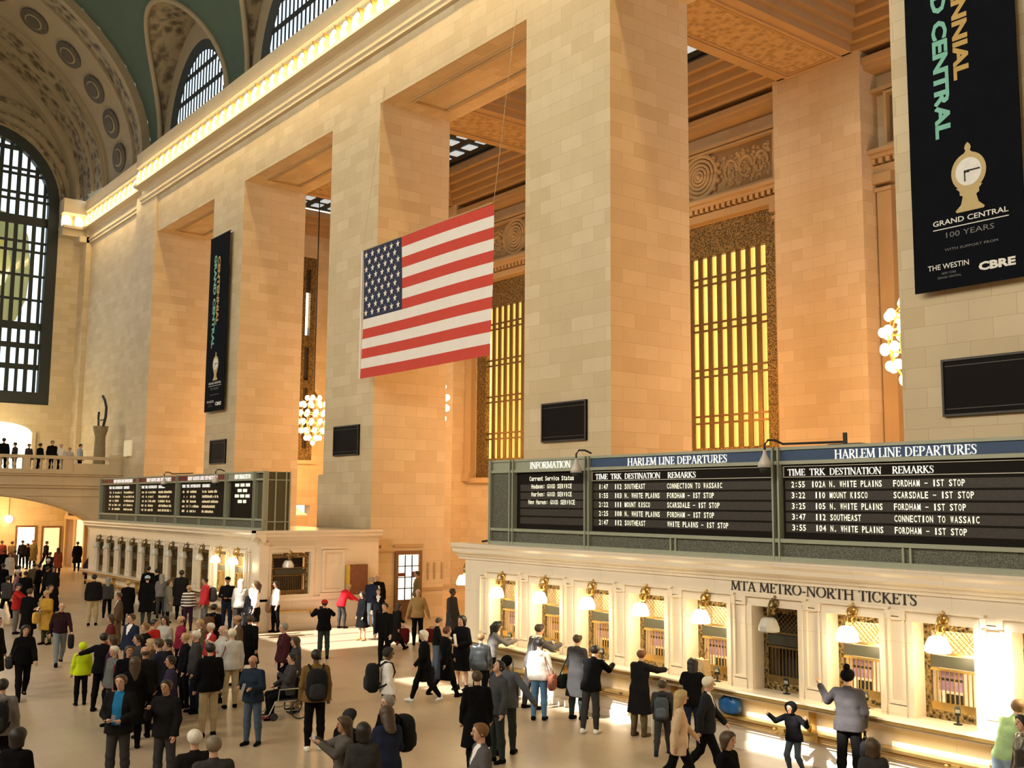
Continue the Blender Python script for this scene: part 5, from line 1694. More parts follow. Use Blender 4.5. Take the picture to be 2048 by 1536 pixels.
PEOPLE = [
 (-73.97, 20.59, 1.93, 1.47, 'stand', 'short', 'k', 'b', 'coat', 'K', 't', 'K', 'K', 'broad person in a long black coat beside the far end of the far ticket counter'),
 (-62.17, 17.84, 1.87, -0.28, 'bend', 'long', 'br', 'a', 'coat', 'Dp', 't', 'K', 'K', 'person in a dark plum coat stooping beside the broad figure in the long black coat'),
 (-63.64, 19.62, 1.75, 1.8, 'counter', 'short', 'k', 'd', 'jacket', 'Gt', 't', 'C', 'K', 'person in a grey-green jacket leaning at the far ticket counter'),
 (-41.51, 12.23, 1.9, 1.28, 'stand', 'short', 'k', 'a', 'jacket', 'K2', 't', 'A', 'K', 'man in a dark jacket and pale khaki trousers walking away across open floor'),
 (-43.67, 13.41, 1.66, 1.27, 'walk', 'long', 'gr', 'a', 'jacket', 'C', 't', 'K', 'K', 'person with pale grey hair and dark clothes walking away below the far counter'),
 (-32.08, 8.58, 1.82, -1.66, 'walk', 'bald', 'gr', 'a', 'sweater', 'Dk', 't', 'Lg', 'K', 'balding man in a dark emblem sweater and faded grey jeans walking forward'),
 (-38.93, 10.02, 1.75, -1.47, 'stand', 'short', 'br', 'a', 'jacket', 'K', 't', 'K', 'K', 'brown-haired man in black half hidden behind the mustard coat'),
 (-36.92, 9.43, 1.74, -2.69, 'phone', 'short', 'bl', 'a', 'coat', 'M', 't', 'Go', 'K', 'person in a mustard yellow coat looking at a phone'),
 (-37.38, 8.97, 1.78, 0.81, 'stand', 'short', 'br', 'a', 'coat', 'K', 't', 'K', 'K', 'person seen from behind in a long black coat with brown collar beside the red jacket'),
 (-40.39, 9.28, 1.74, -0.57, 'point', 'cap', 'C', 'a', 'jacket', 'R', 't', 'G', 'K', 'man in a red jacket and grey cap reaching out to the right'),
 (-27.18, 6.47, 1.77, -1.63, 'walk', 'long', 'k', 'a', 'jacket', 'K', 't', 'K', 'K', 'dark-haired woman in black walking forward with a bag on her arm'),
 (-28.69, 6.17, 1.78, -0.74, 'stand', 'short', 'k', 'a', 'coat', 'K', 't', 'K', 'K', 'person in a black coat cut by the left edge above the grey hoodie'),
 (-19.12, 4.25, 1.74, 1.18, 'stand', 'short', 'k', 'a', 'hoodie', 'G', 't', 'K', 'K', 'person in a grey hoodie with a dark backpack cut by the left edge'),
 (-15.14, 3.59, 1.7, 0.81, 'stand', 'bob', 'k', 'a', 'jacket', 'K', 't', 'K', 'K', 'person with a big round head of black hair in the bottom left corner'),
 (-78.0, 16.76, 1.93, 1.36, 'stand', 'short', 'k', 'b', 'coat', 'Dr', 't', 'K', 'K', 'person in dull dark red among the far crowd under the balcony arch'),
 (-78.0, 17.38, 1.93, 0.83, 'walk', 'short', 'k', 'b', 'jacket', 'B', 't', 'K', 'K', 'dark-clothed person among the far crowd under the balcony arch'),
 (-78.47, 18.18, 1.91, 1.69, 'stand', 'short', 'k', 'b', 'jacket', 'K2', 't', 'K', 'K', 'dark-clothed person among the far crowd under the balcony arch'),
 (-78.0, 18.74, 1.93, -1.63, 'stand', 'short', 'k', 'b', 'coat', 'O', 't', 'K', 'K', 'person in an olive coat standing out against the lit archway'),
 (-78.0, 19.6, 1.9, 0.28, 'walk', 'short', 'k', 'b', 'jacket', 'K', 't', 'K', 'K', 'dark-clothed person among the far crowd under the balcony arch'),
 (-77.4, 18.27, 1.74, 2.56, 'stand', 'short', 'k', 'b', 'jacket', 'K', 't', 'K', 'K', 'dark-clothed person among the far crowd under the balcony arch'),
 (-69.77, 18.27, 1.72, 1.31, 'stand', 'long', 'k', 'b', 'coat', 'Rb', 't', 'K', 'K', 'person in a rust red coat at the right edge of the far crowd'),
 (-65.24, 16.62, 1.72, 0.8, 'walk', 'short', 'k', 'b', 'jacket', 'K2', 't', 'K', 'K', 'dark-clothed person among the far crowd under the balcony arch'),
 (-56.99, 14.47, 1.72, 1.67, 'stand', 'hatw', 'k', 'b', 'jacket', 'K', 't', 'K', 'K', 'dark-clothed person among the far crowd under the balcony arch'),
 (-64.39, 14.3, 1.72, -1.61, 'stand', 'long', 'k', 'b', 'coat', 'Gl', 't', 'K', 'K', 'pale grey hooded person in the far crowd under the balcony arch'),
 (-52.8, 12.1, 1.72, 0.3, 'walk', 'short', 'k', 'b', 'jacket', 'K', 't', 'K', 'K', 'dark-clothed person among the far crowd under the balcony arch'),
 (-48.69, 11.16, 1.72, 2.57, 'stand', 'hatw', 'k', 'b', 'jacket', 'Pp', 't', 'K', 'K', 'person in a mauve coat and pale hat at the front of the far crowd'),
 (-53.27, 12.91, 1.72, 1.33, 'stand', 'short', 'k', 'b', 'coat', 'B', 't', 'K', 'K', 'dark-clothed person among the far crowd under the balcony arch'),
 (-68.79, 15.52, 1.72, 0.83, 'walk', 'short', 'k', 'b', 'jacket', 'B', 't', 'K', 'K', 'dark-clothed person among the far crowd under the balcony arch'),
 (-53.54, 11.62, 1.72, 1.71, 'stand', 'short', 'k', 'b', 'jacket', 'K', 't', 'K', 'K', 'dark-clothed person among the far crowd under the balcony arch'),
 (-50.08, 12.97, 1.72, -1.65, 'stand', 'bob', 'k', 'b', 'coat', 'K2', 't', 'K', 'K', 'dark-clothed person among the far crowd under the balcony arch'),
 (-51.38, 13.0, 1.72, 0.28, 'walk', 'short', 'k', 'b', 'jacket', 'K', 't', 'K', 'K', 'dark-clothed person among the far crowd under the balcony arch'),
 (-52.35, 12.89, 1.72, 2.55, 'stand', 'short', 'k', 'b', 'jacket', 'K', 't', 'K', 'K', 'dark-clothed person among the far crowd under the balcony arch'),
 (-47.51, 11.2, 1.72, 1.34, 'stand', 'short', 'k', 'b', 'coat', 'K', 't', 'K', 'K', 'dark-clothed person among the far crowd under the balcony arch'),
 (-45.67, 10.09, 1.72, 0.83, 'walk', 'short', 'k', 'b', 'jacket', 'C', 't', 'K', 'K', 'dark-clothed person among the far crowd under the balcony arch'),
 (-68.39, 14.82, 1.72, 1.71, 'stand', 'short', 'k', 'b', 'jacket', 'K', 't', 'K', 'K', 'dark-clothed person among the far crowd under the balcony arch'),
 (-40.85, 13.3, 1.66, 1.43, 'stand', 'short', 'bl', 'a', 'coat', 'K', 't', 'K', 'K', 'fair-haired person in a black coat standing alone seen from behind'),
 (-35.02, 11.13, 1.72, 2.92, 'stand', 'short', 'br', 'b', 'jacket', 'B', 't', 'B', 'K', 'tan-faced man in a brown jacket looking left in front of the black coat'),
 (-40.57, 13.93, 1.84, 1.24, 'stand', 'cap', 'Wb', 'a', 'coat', 'K', 't', 'Gd', 'K', 'person in a pale blue cap and big black coat seen from behind'),
 (-45.68, 15.7, 1.89, 1.59, 'stand', 'short', 'k', 'b', 'coat', 'K', 't', 'K', 'K', 'tall person in black just behind the pale blue cap'),
 (-42.58, 15.2, 1.74, 1.23, 'stand', 'long', 'gr', 'a', 'jacket', 'G', 't', 'C', 'K', 'person with long pale grey hair at the left box counter'),
 (-40.77, 14.85, 1.64, -0.52, 'stand', 'bob', 'br', 'a', 'coat', 'Gc', 't', 'K', 'K', 'brown-haired woman in a grey knee-length coat facing right'),
 (-44.15, 15.62, 1.88, 1.58, 'counter', 'short', 'k', 'a', 'jacket', 'K', 't', 'K', 'K', 'dark-haired person at the counter with an orange scarf'),
 (-41.75, 15.7, 1.93, 1.39, 'stand', 'short', 'k', 'd', 'coat', 'K2', 't', 'K', 'K', 'tall person in a dark mottled coat standing at the left counter'),
 (-37.88, 14.54, 1.63, 1.2, 'stand', 'short', 'bl', 'a', 'sweater', 'stripe', 't', 'Dp', 'K', 'person in a black and white striped top seen from behind'),
 (-37.56, 15.02, 1.91, 3.02, 'stand', 'short', 'k', 'a', 'hoodie', 'Rr', 't', 'G', 'K', 'young man in a bright red hoodie with a grey backpack'),
 (-37.11, 15.7, 1.93, -1.88, 'hold', 'cap', 'K', 'b', 'shirt', 'K2', 't', 'N', 'K', 'officer in dark uniform and cap with hands folded at the counter corner'),
 (-36.24, 15.81, 1.67, 0.98, 'stand', 'bob', 'br', 'a', 'jacket', 'G', 't', 'C', 'K', 'brown-haired person in a grey jacket seen from behind near the officer'),
 (-35.74, 15.61, 1.94, 1.16, 'stand', 'long', 'wh', 'a', 'jacket', 'Gl', 't', 'C', 'K', 'white-haired person behind the grey jacket at the counter corner'),
 (-34.47, 15.61, 1.95, 2.89, 'stand', 'pony', 'br', 'a', 'shirt', 'W', 'skirt', 'K', 'K', 'woman in a white blouse and black skirt with a dark handbag'),
 (-35.1, 15.75, 1.66, 1.15, 'stand', 'longw', 'wb', 'a', 'coat', 'K', 't', 'K', 'K', 'woman with long white-blonde hair and a black coat seen from behind'),
 (-35.75, 16.98, 1.82, -3.06, 'stand', 'long', 'k', 'a', 'sweater', 'Pk', 't', 'K', 'K', 'woman in a pale pink top and black leggings with a large bag'),
 (-29.7, 12.17, 1.72, 0.66, 'stand', 'short', 'k', 'a', 'jacket', 'K', 't', 'K', 'K', 'dark-haired man in black with a brown backpack'),
 (-25.98, 11.3, 1.78, 2.99, 'stand', 'bald', 'br', 'b', 'jacket', 'B', 't', 'K', 'K', 'tan balding man in brown with a white hood at his neck looking left'),
 (-26.7, 11.94, 1.72, 0.8, 'walk', 'short', 'br', 'a', 'coat', 'K', 't', 'K', 'K', 'person in a long black coat striding away toward the sunlit floor'),
 (-28.63, 8.92, 1.7, 3.01, 'stand', 'bob', 'br', 'a', 'jacket', 'Dr', 't', 'K', 'K', 'brown-haired woman in dark red at the upper left of the dense crowd'),
 (-27.7, 9.15, 1.78, -2.76, 'stand', 'short', 'br', 'a', 'jacket', 'N', 't', 'N', 'K', 'man in a navy jacket with an open white collar looking down'),
 (-26.03, 8.95, 1.72, -3.12, 'stand', 'short', 'lb', 'a', 'jacket', 'K', 't', 'K', 'K', 'light-brown-haired man in black looking left in the dense crowd'),
 (-27.5, 9.95, 1.7, -2.44, 'stand', 'long', 'k', 'a', 'jacket', 'Wg', 't', 'K', 'K', 'woman with long dark hair and a white and grey jacket'),
 (-26.67, 9.38, 1.72, -0.86, 'stand', 'short', 'k', 'a', 'jacket', 'R', 't', 'K', 'K', 'person in red mostly hidden behind the white and grey jacket'),
 (-27.0, 10.2, 1.74, 3.13, 'stand', 'bald', 'br', 'a', 'sweater', 'Dc', 't', 'K', 'K', 'bald man in a crimson sweater looking left'),
 (-26.4, 10.47, 1.68, -3.0, 'stand', 'short', 'bl', 'a', 'jacket', 'B', 't', 'K', 'K', 'blonde person in brown below the red hoodie'),
 (-24.74, 7.55, 1.7, 0.75, 'reach', 'short', 'k', 'b', 'jacket', 'K', 't', 'K', 'K', 'man in a black jacket stretching an arm to the neon-clad child'),
 (-24.08, 7.56, 1.72, 2.84, 'stand', 'bob', 'br', 'b', 'jacket', 'Dp', 't', 'K', 'K', 'woman with a ruddy face between the reaching man and the navy jacket'),
 (-24.03, 8.11, 1.7, 3.08, 'stand', 'short', 'k', 'a', 'jacket', 'C', 't', 'K', 'K', 'dark-haired man with a grey temple looking left behind the white-haired woman'),
 (-22.9, 7.24, 1.64, -2.92, 'stand', 'short', 'wh', 'a', 'jacket', 'Gp', 't', 'C', 'K', 'white-haired woman in a grey patterned jacket'),
 (-22.31, 7.35, 1.7, -1.71, 'stand', 'short', 'br', 'b', 'jacket', 'K', 't', 'K', 'K', 'ruddy-faced person in black just right of the white-haired woman'),
 (-21.45, 7.39, 1.78, 1.59, 'stand', 'bald', 'br', 'b', 'jacket', 'K2', 't', 'K', 'K', 'bald man in black seen from behind in the middle of the crowd'),
 (-23.42, 8.19, 1.66, 2.63, 'stand', 'bob', 'bl', 'a', 'jacket', 'B', 't', 'K', 'K', 'fair-haired person looking left behind the bald man in black'),
 (-22.2, 7.93, 1.81, 2.45, 'stand', 'short', 'br', 'a', 'jacket', 'N', 't', 'K', 'K', 'brown-haired man in navy behind the bald man in black'),
 (-22.85, 8.37, 1.7, 2.96, 'stand', 'short', 'k', 'a', 'jacket', 'K', 't', 'K', 'K', 'dark-haired person in black left of the blonde woman'),
 (-24.03, 9.2, 1.66, 3.04, 'stand', 'short', 'bl', 'a', 'jacket', 'K', 't', 'K', 'K', 'blonde woman in black looking left'),
 (-23.3, 9.16, 1.79, 2.94, 'stand', 'short', 'wh', 'a', 'jacket', 'C', 't', 'N', 'K', 'grey-haired man in a dark jacket beside the blonde woman in black'),
 (-25.66, 10.46, 1.66, -3.09, 'stand', 'short', 'wh', 'a', 'sweater', 'Rd', 't', 'K', 'K', 'white-haired woman in a red top with white collar'),
 (-24.16, 10.16, 1.76, 3.01, 'camera', 'bald', 'wh', 'a', 'jacket', 'Gl', 't', 'C', 'K', 'balding man in pale sleeves raising both hands to his face'),
 (-20.56, 7.6, 1.68, 2.96, 'stand', 'short', 'k', 'b', 'jacket', 'Np', 't', 'Np', 'K', 'dark-haired person in a deep purple jacket looking left'),
 (-20.67, 6.93, 1.69, 1.42, 'stand', 'long', 'br', 'a', 'coat', 'K', 't', 'K', 'K', 'woman with brown hair and a long black coat seen from behind'),
 (-18.09, 5.85, 1.8, -2.23, 'hold', 'short', 'br', 'a', 'jacket', 'Nb', 't', 'C', 'K', 'man in a dark coat over a bright blue sweater with hands together'),
 (-17.52, 6.43, 1.74, -2.45, 'eat', 'short', 'k', 'b', 'jacket', 'K2', 't', 'C', 'K', 'man in a black jacket raising a hand to his mouth'),
 (-23.37, 10.04, 1.77, 1.34, 'stand', 'short', 'wb', 'a', 'jacket', 'Gw', 't', 'A', 'K', 'white-haired person in a pale grey jacket with a red handbag'),
 (-20.86, 8.51, 1.82, 1.45, 'stand', 'short', 'k', 'a', 'jacket', 'K', 't', 'A', 'K', 'dark-haired man in a black jacket and khaki trousers seen from behind'),
 (-19.62, 8.91, 1.7, -2.52, 'phone', 'bald', 'k', 'b', 'jacket', 'Nd', 't', 'J', 'K', 'balding man in a navy zip jacket and jeans checking his phone'),
 (-23.68, 11.49, 1.78, 3.04, 'stand', 'short', 'gr', 'a', 'jacket', 'Dm', 't', 'K', 'K', 'grey-haired man in a dark maroon jacket looking left'),
 (-22.12, 11.03, 1.64, 2.94, 'stand', 'bob', 'br', 'a', 'jacket', 'C', 't', 'T', 'K', 'brown-haired woman in a dark jacket standing by the wheelchair'),
 (-21.61, 10.63, 1.28, 2.95, 'sit', 'short', 'k', 'a', 'jacket', 'C', 't', 'K', 'K', 'person sitting in the wheelchair with a hand raised to the face'),
 (-25.69, 7.39, 1.39, 1.47, 'stand', 'hatn', 'Y', 'b', 'jacket', 'Y', 't', 'K', 'K', 'child in a neon yellow jacket and neon hat'),
 (-28.91, 15.34, 1.74, 1.26, 'photo', 'cap', 'R', 'a', 'jacket', 'K', 't', 'Gd', 'K', 'man in a red cap raising a camera'),
 (-18.54, 9.69, 1.86, 1.18, 'stand', 'short', 'k', 'd', 'jacket', 'Br', 't', 'K', 'W', 'man in an olive brown jacket with a black backpack'),
 (-18.63, 11.35, 1.76, -0.37, 'stand', 'beanie', 'Ck', 'd', 'hoodie', 'W', 't', 'C', 'K', 'man in a white hoodie with a big black backpack'),
 (-21.39, 14.06, 1.71, 2.82, 'walk', 'bobw', 'wh', 'a', 'jacket', 'K', 't', 'K', 'W', 'white-haired woman in black wearing white trainers'),
 (-26.54, 16.04, 1.8, -2.64, 'stand', 'short', 'k', 'a', 'sweater', 'K', 't', 'K', 'K', 'person in a black sweater with white collar stepping forward'),
 (-29.16, 18.03, 1.63, -0.03, 'stride', 'long', 'br', 'a', 'coat', 'K2', 't', 'K', 'K', 'long-haired woman in black taking a wide stride to the right'),
 (-35.45, 19.5, 1.7, 0.02, 'bend', 'short', 'bl', 'a', 'jacket', 'R2', 't', 'C', 'K', 'fair-haired woman in a bright red jacket leaning forward'),
 (-32.0, 18.43, 1.64, -3.14, 'stand', 'bob', 'k', 'a', 'coat', 'K', 'bare', 'E', 'T', 'woman in a black knee-length coat with bare legs'),
 (-35.23, 20.69, 1.86, 0.52, 'stand', 'short', 'gr', 'a', 'jacket', 'N', 't', 'Lj', 'K', 'grey-haired man in a navy jacket and pale jeans'),
 (-35.75, 21.25, 1.92, -2.02, 'stand', 'bald', 'gr', 'a', 'jacket', 'print', 't', 'N', 'K', 'balding man in a dark jacket over a white-print shirt'),
 (-33.22, 19.78, 1.6, -2.11, 'stand', 'short', 'k', 'a', 'sweater', 'Wk', 't', 'K', 'K', 'dark-haired person in black and white facing forward beneath the print shirt'),
 (-36.4, 23.49, 1.93, 2.83, 'stand', 'short', 'k', 'b', 'jacket', 'O', 't', 'B', 'K', 'man in an olive coat beside the glazed door'),
 (-30.07, 19.45, 1.83, -2.06, 'carry', 'bald', 'br', 'a', 'jacket', 'T', 't', 'K', 'K', 'bald man in a tan jacket carrying red luggage'),
 (-24.37, 16.39, 1.55, -0.42, 'paper', 'short', 'k', 'a', 'sweater', 'K', 't', 'J', 'K', 'dark-haired person in a black top reading a paper'),
 (-22.19, 15.7, 1.84, -2.88, 'hold', 'bob', 'k', 'a', 'coat', 'K', 'bare', 'E', 'K', 'woman in black holding a white paper tube by the counter corner'),
 (-29.33, 20.34, 1.84, -1.13, 'stand', 'short', 'k', 'd', 'coat', 'Cb', 't', 'K', 'K', 'tall person in a dark grey coat under the lamp at the counter corner'),
 (-21.65, 14.82, 1.72, -0.25, 'walk', 'short', 'rd', 'a', 'coat', 'K', 't', 'K', 'K', 'reddish-haired person in a black coat walking right'),
 (-20.87, 15.62, 1.84, -0.29, 'counter', 'pony', 'k', 'a', 'sweater', 'G', 't', 'K', 'K', 'dark-haired woman in grey leaning on the counter at the first near window'),
 (-20.42, 15.0, 1.62, 0.76, 'stand', 'short', 'lb', 'a', 'jacket', 'Le', 't', 'K', 'K', 'person in a shiny black leather jacket seen from behind'),
 (-19.24, 15.62, 1.93, -0.16, 'counter', 'short', 'br', 'a', 'jacket', 'Gs', 't', 'C', 'K', 'man in a grey suit at the second near window'),
 (-18.19, 14.97, 1.73, 0.62, 'stand', 'short', 'k', 'a', 'hoodie', 'W', 't', 'Jb', 'K', 'person in a white jacket and blue jeans with a reddish shoulder bag'),
 (-15.72, 11.93, 1.8, 3.02, 'lookup', 'short', 'k', 'a', 'jacket', 'Cg', 't', 'Gd', 'K', 'man in an open grey jacket looking upward'),
 (-16.11, 12.45, 1.8, 0.65, 'armout', 'beanie', 'K', 'd', 'jacket', 'Gb', 't', 'Gd', 'K', 'man in a black knit hat and slate jacket with one arm swung out'),
 (-15.29, 11.16, 1.74, 1.11, 'stand', 'short', 'br', 'a', 'coat', 'K', 't', 'K', 'K', 'brown-haired person in a black coat seen from behind in front of the man looking upward'),
 (-11.45, 8.43, 1.8, 2.77, 'hold', 'short', 'rb', 'a', 'jacket', 'Gs', 't', 'C', 'K', 'red-bearded man in a grey suit at the bottom edge'),
 (-17.75, 15.7, 1.82, 0.15, 'stand', 'short', 'br', 'a', 'coat', 'C', 't', 'Gd', 'K', 'man in a long charcoal coat at the third near window'),
 (-16.55, 15.01, 1.77, 0.31, 'counter', 'short', 'k', 'a', 'jacket', 'K', 't', 'C', 'W', 'man in a black jacket and white trainers behind the charcoal coat'),
 (-15.74, 15.62, 1.72, 0.09, 'pay', 'short', 'au', 'a', 'coat', 'K2', 'boot', 'O', 'K', 'auburn-haired person in a long padded black coat and tall boots'),
 (-14.29, 14.79, 1.42, 0.68, 'walk', 'short', 'br', 'b', 'hoodie', 'C', 't', 'C', 'N', 'youngster in charcoal grey carrying a studded grey backpack'),
 (-14.29, 15.62, 1.72, 0.65, 'counter', 'long', 'k', 'a', 'jacket', 'K', 't', 'N', 'K', 'woman with long black hair and a black jacket at the fifth near window'),
 (-12.25, 13.06, 1.7, -0.73, 'walk', 'longw', 'bl', 'a', 'cardigan', 'E', 't', 'K', 'K', 'blonde woman in a beige cardigan walking right'),
 (-12.61, 14.13, 1.78, -0.93, 'walk', 'short', 'wb', 'a', 'jacket', 'Ks', 't', 'K', 'K', 'white-haired man in a dark suit walking right'),
 (-9.63, 11.21, 1.66, -1.38, 'stand', 'bob', 'br', 'a', 'jacket', 'K', 't', 'K', 'K', 'woman with a brown bob in black at the bottom edge'),
 (-11.96, 15.7, 1.27, -3.01, 'dance', 'hood', 'K', 'b', 'jacket', 'K', 't', 'Jd', 'K', 'child in a black hooded coat posing with both hands up'),
 (-10.83, 15.7, 1.93, 0.43, 'raise', 'beaniep', 'K', 'a', 'jacket', 'Cm', 't', 'K', 'K', 'woman in a black bobble hat and grey coat raising her left hand'),
 (-8.64, 13.06, 1.5, 0.76, 'stand', 'bob', 'br', 'b', 'jacket', 'C', 't', 'K', 'K', 'curly brown-haired person low at the bottom edge near the right counter'),
 (-8.15, 15.71, 1.89, -0.22, 'lean', 'short', 'lb', 'a', 'sweater', 'S', 't', 'Lj', 'K', 'man in a pale green sweater and light jeans leaning on the counter'),
 (-7.62, 15.26, 1.74, 2.56, 'stand', 'bob', 'k', 'a', 'jacket', 'Kl', 't', 'J', 'K', 'person in a glossy black jacket cut by the right edge'),
 (-13.4, 7.48, 1.68, 2.89, 'photo', 'long', 'br', 'b', 'jacket', 'Gn', 't', 'C', 'K', 'curly-haired woman in a grey jacket holding up a camera phone'),
 (-13.86, 7.81, 1.67, 0.53, 'stand', 'beanie', 'Kg', 'a', 'jacket', 'K', 't', 'K', 'K', 'person in a dark knit hat behind the curly-haired photographer'),
 (-12.79, 7.43, 1.7, 1.13, 'stand', 'bob', 'k', 'a', 'jacket', 'Cd', 't', 'K', 'K', 'dark-haired person in a charcoal coat seen from behind at the bottom'),
 (-14.0, 8.55, 1.78, 3.12, 'stand', 'short', 'gr', 'a', 'jacket', 'K', 't', 'K', 'K', 'grey-haired man in black with a round black backpack'),
 (-13.49, 8.24, 1.72, 1.37, 'paper', 'long', 'br', 'a', 'jacket', 'Nv', 't', 'N', 'K', 'person with long light brown hair and a navy jacket reading a leaflet'),
 (-13.46, 5.33, 1.75, 1.54, 'stand', 'short', 'wh', 'a', 'jacket', 'Kb', 't', 'K', 'K', 'white-haired balding man in black at the bottom edge'),
 (-12.79, 5.31, 1.79, 1.35, 'stand', 'short', 'gb', 'a', 'jacket', 'C', 't', 'K', 'K', 'grey-brown-haired person beside the white-haired balding man'),
]
for p in PEOPLE:
    d = math.hypot(p[0], p[1])
    person(*p, min(.040, max(.017, d * .00085)))

# people on the balcony
BALC = [(14.65, 8.44, 'K', 'dark-clothed person at the balcony rail before the bright arch, tallest at the left'), (15.3, 8.2, 'C', 'dark-clothed person at the balcony rail in the middle of the bright arch'), (16.1, 8.15, 'C', 'dark-clothed person at the balcony rail at the right side of the bright arch'),
        (16.75, 8.2, 'K', 'dark-clothed person at the balcony rail just right of the bright arch'), (17.45, 8.4, 'K', 'taller dark person at the balcony rail right of the bright arch'), (17.98, 8.2, 'W', 'white-clothed person in a pale hat at the balcony rail'), (18.5, 8.0, 'Gl', 'person in pale grey at the balcony rail'), (19.15, 8.25, 'Wb', 'dark-haired person in a pale blue top at the right end of the balcony rail')]
for i, (y, z, c, l) in enumerate(BALC):
    r = person(-69.35, y, z - 6.3, [1.2, 2.5, -1.0, 0.4, -1.6, -1.4, -1.9, -.6][i], 'stand', 'hatw' if c == 'W' else 'short', 'k', 'a', 'jacket', c, 't', 'K', 'K', l, .036)
    r.location.z = 6.3

# ================================================================ THINGS PEOPLE CARRY
def find(key):
    m = [k for k in INFO if isinstance(k, str) and key in k]
    return INFO[m[0]]
def at(inf, p):
    r, y = inf[0], inf[5]
    return (r.location.x + p[0] * math.cos(y) - p[1] * math.sin(y), r.location.y + p[0] * math.sin(y) + p[1] * math.cos(y), r.location.z + p[2])
def bagm(c, rough=.6):
    return M('bag_%.3f_%.3f_%.3f' % c, c, .8, var=.25, scale=12, bump=.3, spec=.1)
BLK, GRY, BRN, RDB, TAN, CRM = (.014, .014, .016), (.10, .10, .11), (.10, .05, .025), (.30, .03, .025), (.36, .22, .12), (.62, .55, .42)
def backpack(key, col, label, k=1.0):
    inf = find(key)
    s = inf[2] * k
    c = inf[3]
    t = thing('backpack', at(inf, (0, c[1] - .265 * s, c[2] - .08)), label, 'backpack', 'backpacks', inf[5])
    MB().ell((0, 0, 0), (.17 * s, .12 * s, .25 * s), 14, 10, 0, .6).build('pack', bagm(col), t, True)
    MB().ell((0, -.10 * s, -.08 * s), (.125 * s, .05 * s, .12 * s), 10, 8, 0, .6).build('front_pocket', bagm(tuple(min(1, x * 1.5 + .01) for x in col)), t, True)
    mb = MB()
    for sd in (-1, 1):
        mb.tube([(sd * .09 * s, .10 * s, .20 * s), (sd * .115 * s, .20 * s, .285 * s), (sd * .12 * s, .33 * s, .25 * s), (sd * .125 * s, .375 * s, .1 * s), (sd * .16 * s, .30 * s, -.06 * s), (sd * .15 * s, .08 * s, -.16 * s)], .018, 5)
    mb.build('straps', bagm(tuple(x * .7 for x in col)), t)
def shoulder_bag(key, col, label, side=1, w=.17, h=.13, drop=.86, name='shoulder_bag'):
    inf = find(key)
    s = inf[2]
    sh = inf[1]['R' if side > 0 else 'L'][0]
    t = thing(name, at(inf, (side * .31 * s, -.03, drop * s)), label, 'bag', 'bags carried by people', inf[5])
    MB().ell((0, 0, 0), (.075 * s, w * s, h * s), 10, 8, 0, .55).build('bag_body', bagm(col), t, True)
    MB().box(-.08 * s, .08 * s, -w * .8 * s, w * .8 * s, h * .35 * s, h * .5 * s).build('flap', bagm(tuple(x * .75 for x in col)), t)
    top = (sh[0] * .72 - side * .31 * s, 0, sh[2] + .085 - drop * s)
    MB().tube([(0, -w * .8 * s, h * .6 * s), (top[0] * .8, -.09, top[2] * .75), (top[0], 0.02, top[2]), (top[0] * .8, .11, top[2] * .75), (0, w * .8 * s, h * .6 * s)], .013, 5).build('strap', bagm(tuple(x * .6 for x in col)), t)
def hand_bag(key, col, label, hand='R', w=.19, h=.15, d=.07, name='handbag', drop=.20):
    inf = find(key)
    s = inf[2]
    p = inf[1][hand][2]
    t = thing(name, at(inf, (p[0], p[1], p[2] - (drop + h) * s)), label, 'bag', 'bags carried by people', inf[5])
    MB().ell((0, 0, 0), (d * s, w * s, h * s), 12, 8, 0, .5).build('bag_body', bagm(col), t, True)
    q = (drop + h - .09) * s
    MB().tube([(0, -w * .6 * s, h * .8 * s), (0, -.03, q), (0, .03, q), (0, w * .6 * s, h * .8 * s)], .012, 5).build('handle', bagm(tuple(x * .6 for x in col)), t)
def suitcase(x, y, rz, col, label, w=.44, d=.2, h=.56, handle=False):
    t = thing('suitcase', (x, y, 0), label, 'suitcase', 'luggage on the floor', rz)
    MB().ell((0, 0, .05 + h / 2), (w / 2, d / 2, h / 2), 14, 10, 0, .35).build('case', bagm(col), t, True)
    MB().box(-w * .36, w * .36, -d / 2 - .015, -d / 2 + .02, .12, .05 + h * .6).build('front_pocket', bagm(tuple(x * 1.25 + .004 for x in col)), t)
    mb = MB()
    z = .05 + h
    mb.tube([(-.09, 0, z - .03), (-.09, 0, z + (.42 if handle else .05)), (.09, 0, z + (.42 if handle else .05)), (.09, 0, z - .03)], .013, 6)
    mb.build('handle', IRON, t)
    for sx in (-1, 1):
        MB().tube([(sx * w * .34, -.02, .035), (sx * w * .34, .02, .035)], .035, 10).build('wheel', IRON, t)
def prop(key, name, label, size, col, off=(0, .07, .03), hands='RL', cat=None, emit=0, tilt=.5):
    inf = find(key)
    p = sum(inf[1][h][2] for h in hands) / len(hands)
    t = thing(name, at(inf, (p[0] + off[0], p[1] + off[1], p[2] + off[2])), label, cat or name.replace('_', ' '), 'things held in hands', inf[5])
    t.rotation_euler = (tilt, 0, inf[5])
    MB().box(-size[0] / 2, size[0] / 2, -size[1] / 2, size[1] / 2, -size[2] / 2, size[2] / 2).build('body', M('prop_' + name + '%.2f' % col[0], col, .4, emit=emit, sample=False), t)
    return t
backpack('bright red hoodie', GRY, 'dark grey backpack on the young man in the bright red hoodie')
backpack('white hoodie with a big', BLK, 'big black backpack on the man in the white hoodie', 1.15)
backpack('olive brown jacket', BLK, 'black backpack on the man in the olive brown jacket', 1.15)
backpack('round black backpack', BLK, 'round black backpack on the grey-haired man at the bottom', 1.1)
backpack('brown backpack', BRN, 'brown backpack on the dark-haired man below the officer')
backpack('dark maroon jacket', GRY, 'grey backpack on the grey-haired man in the dark maroon jacket')
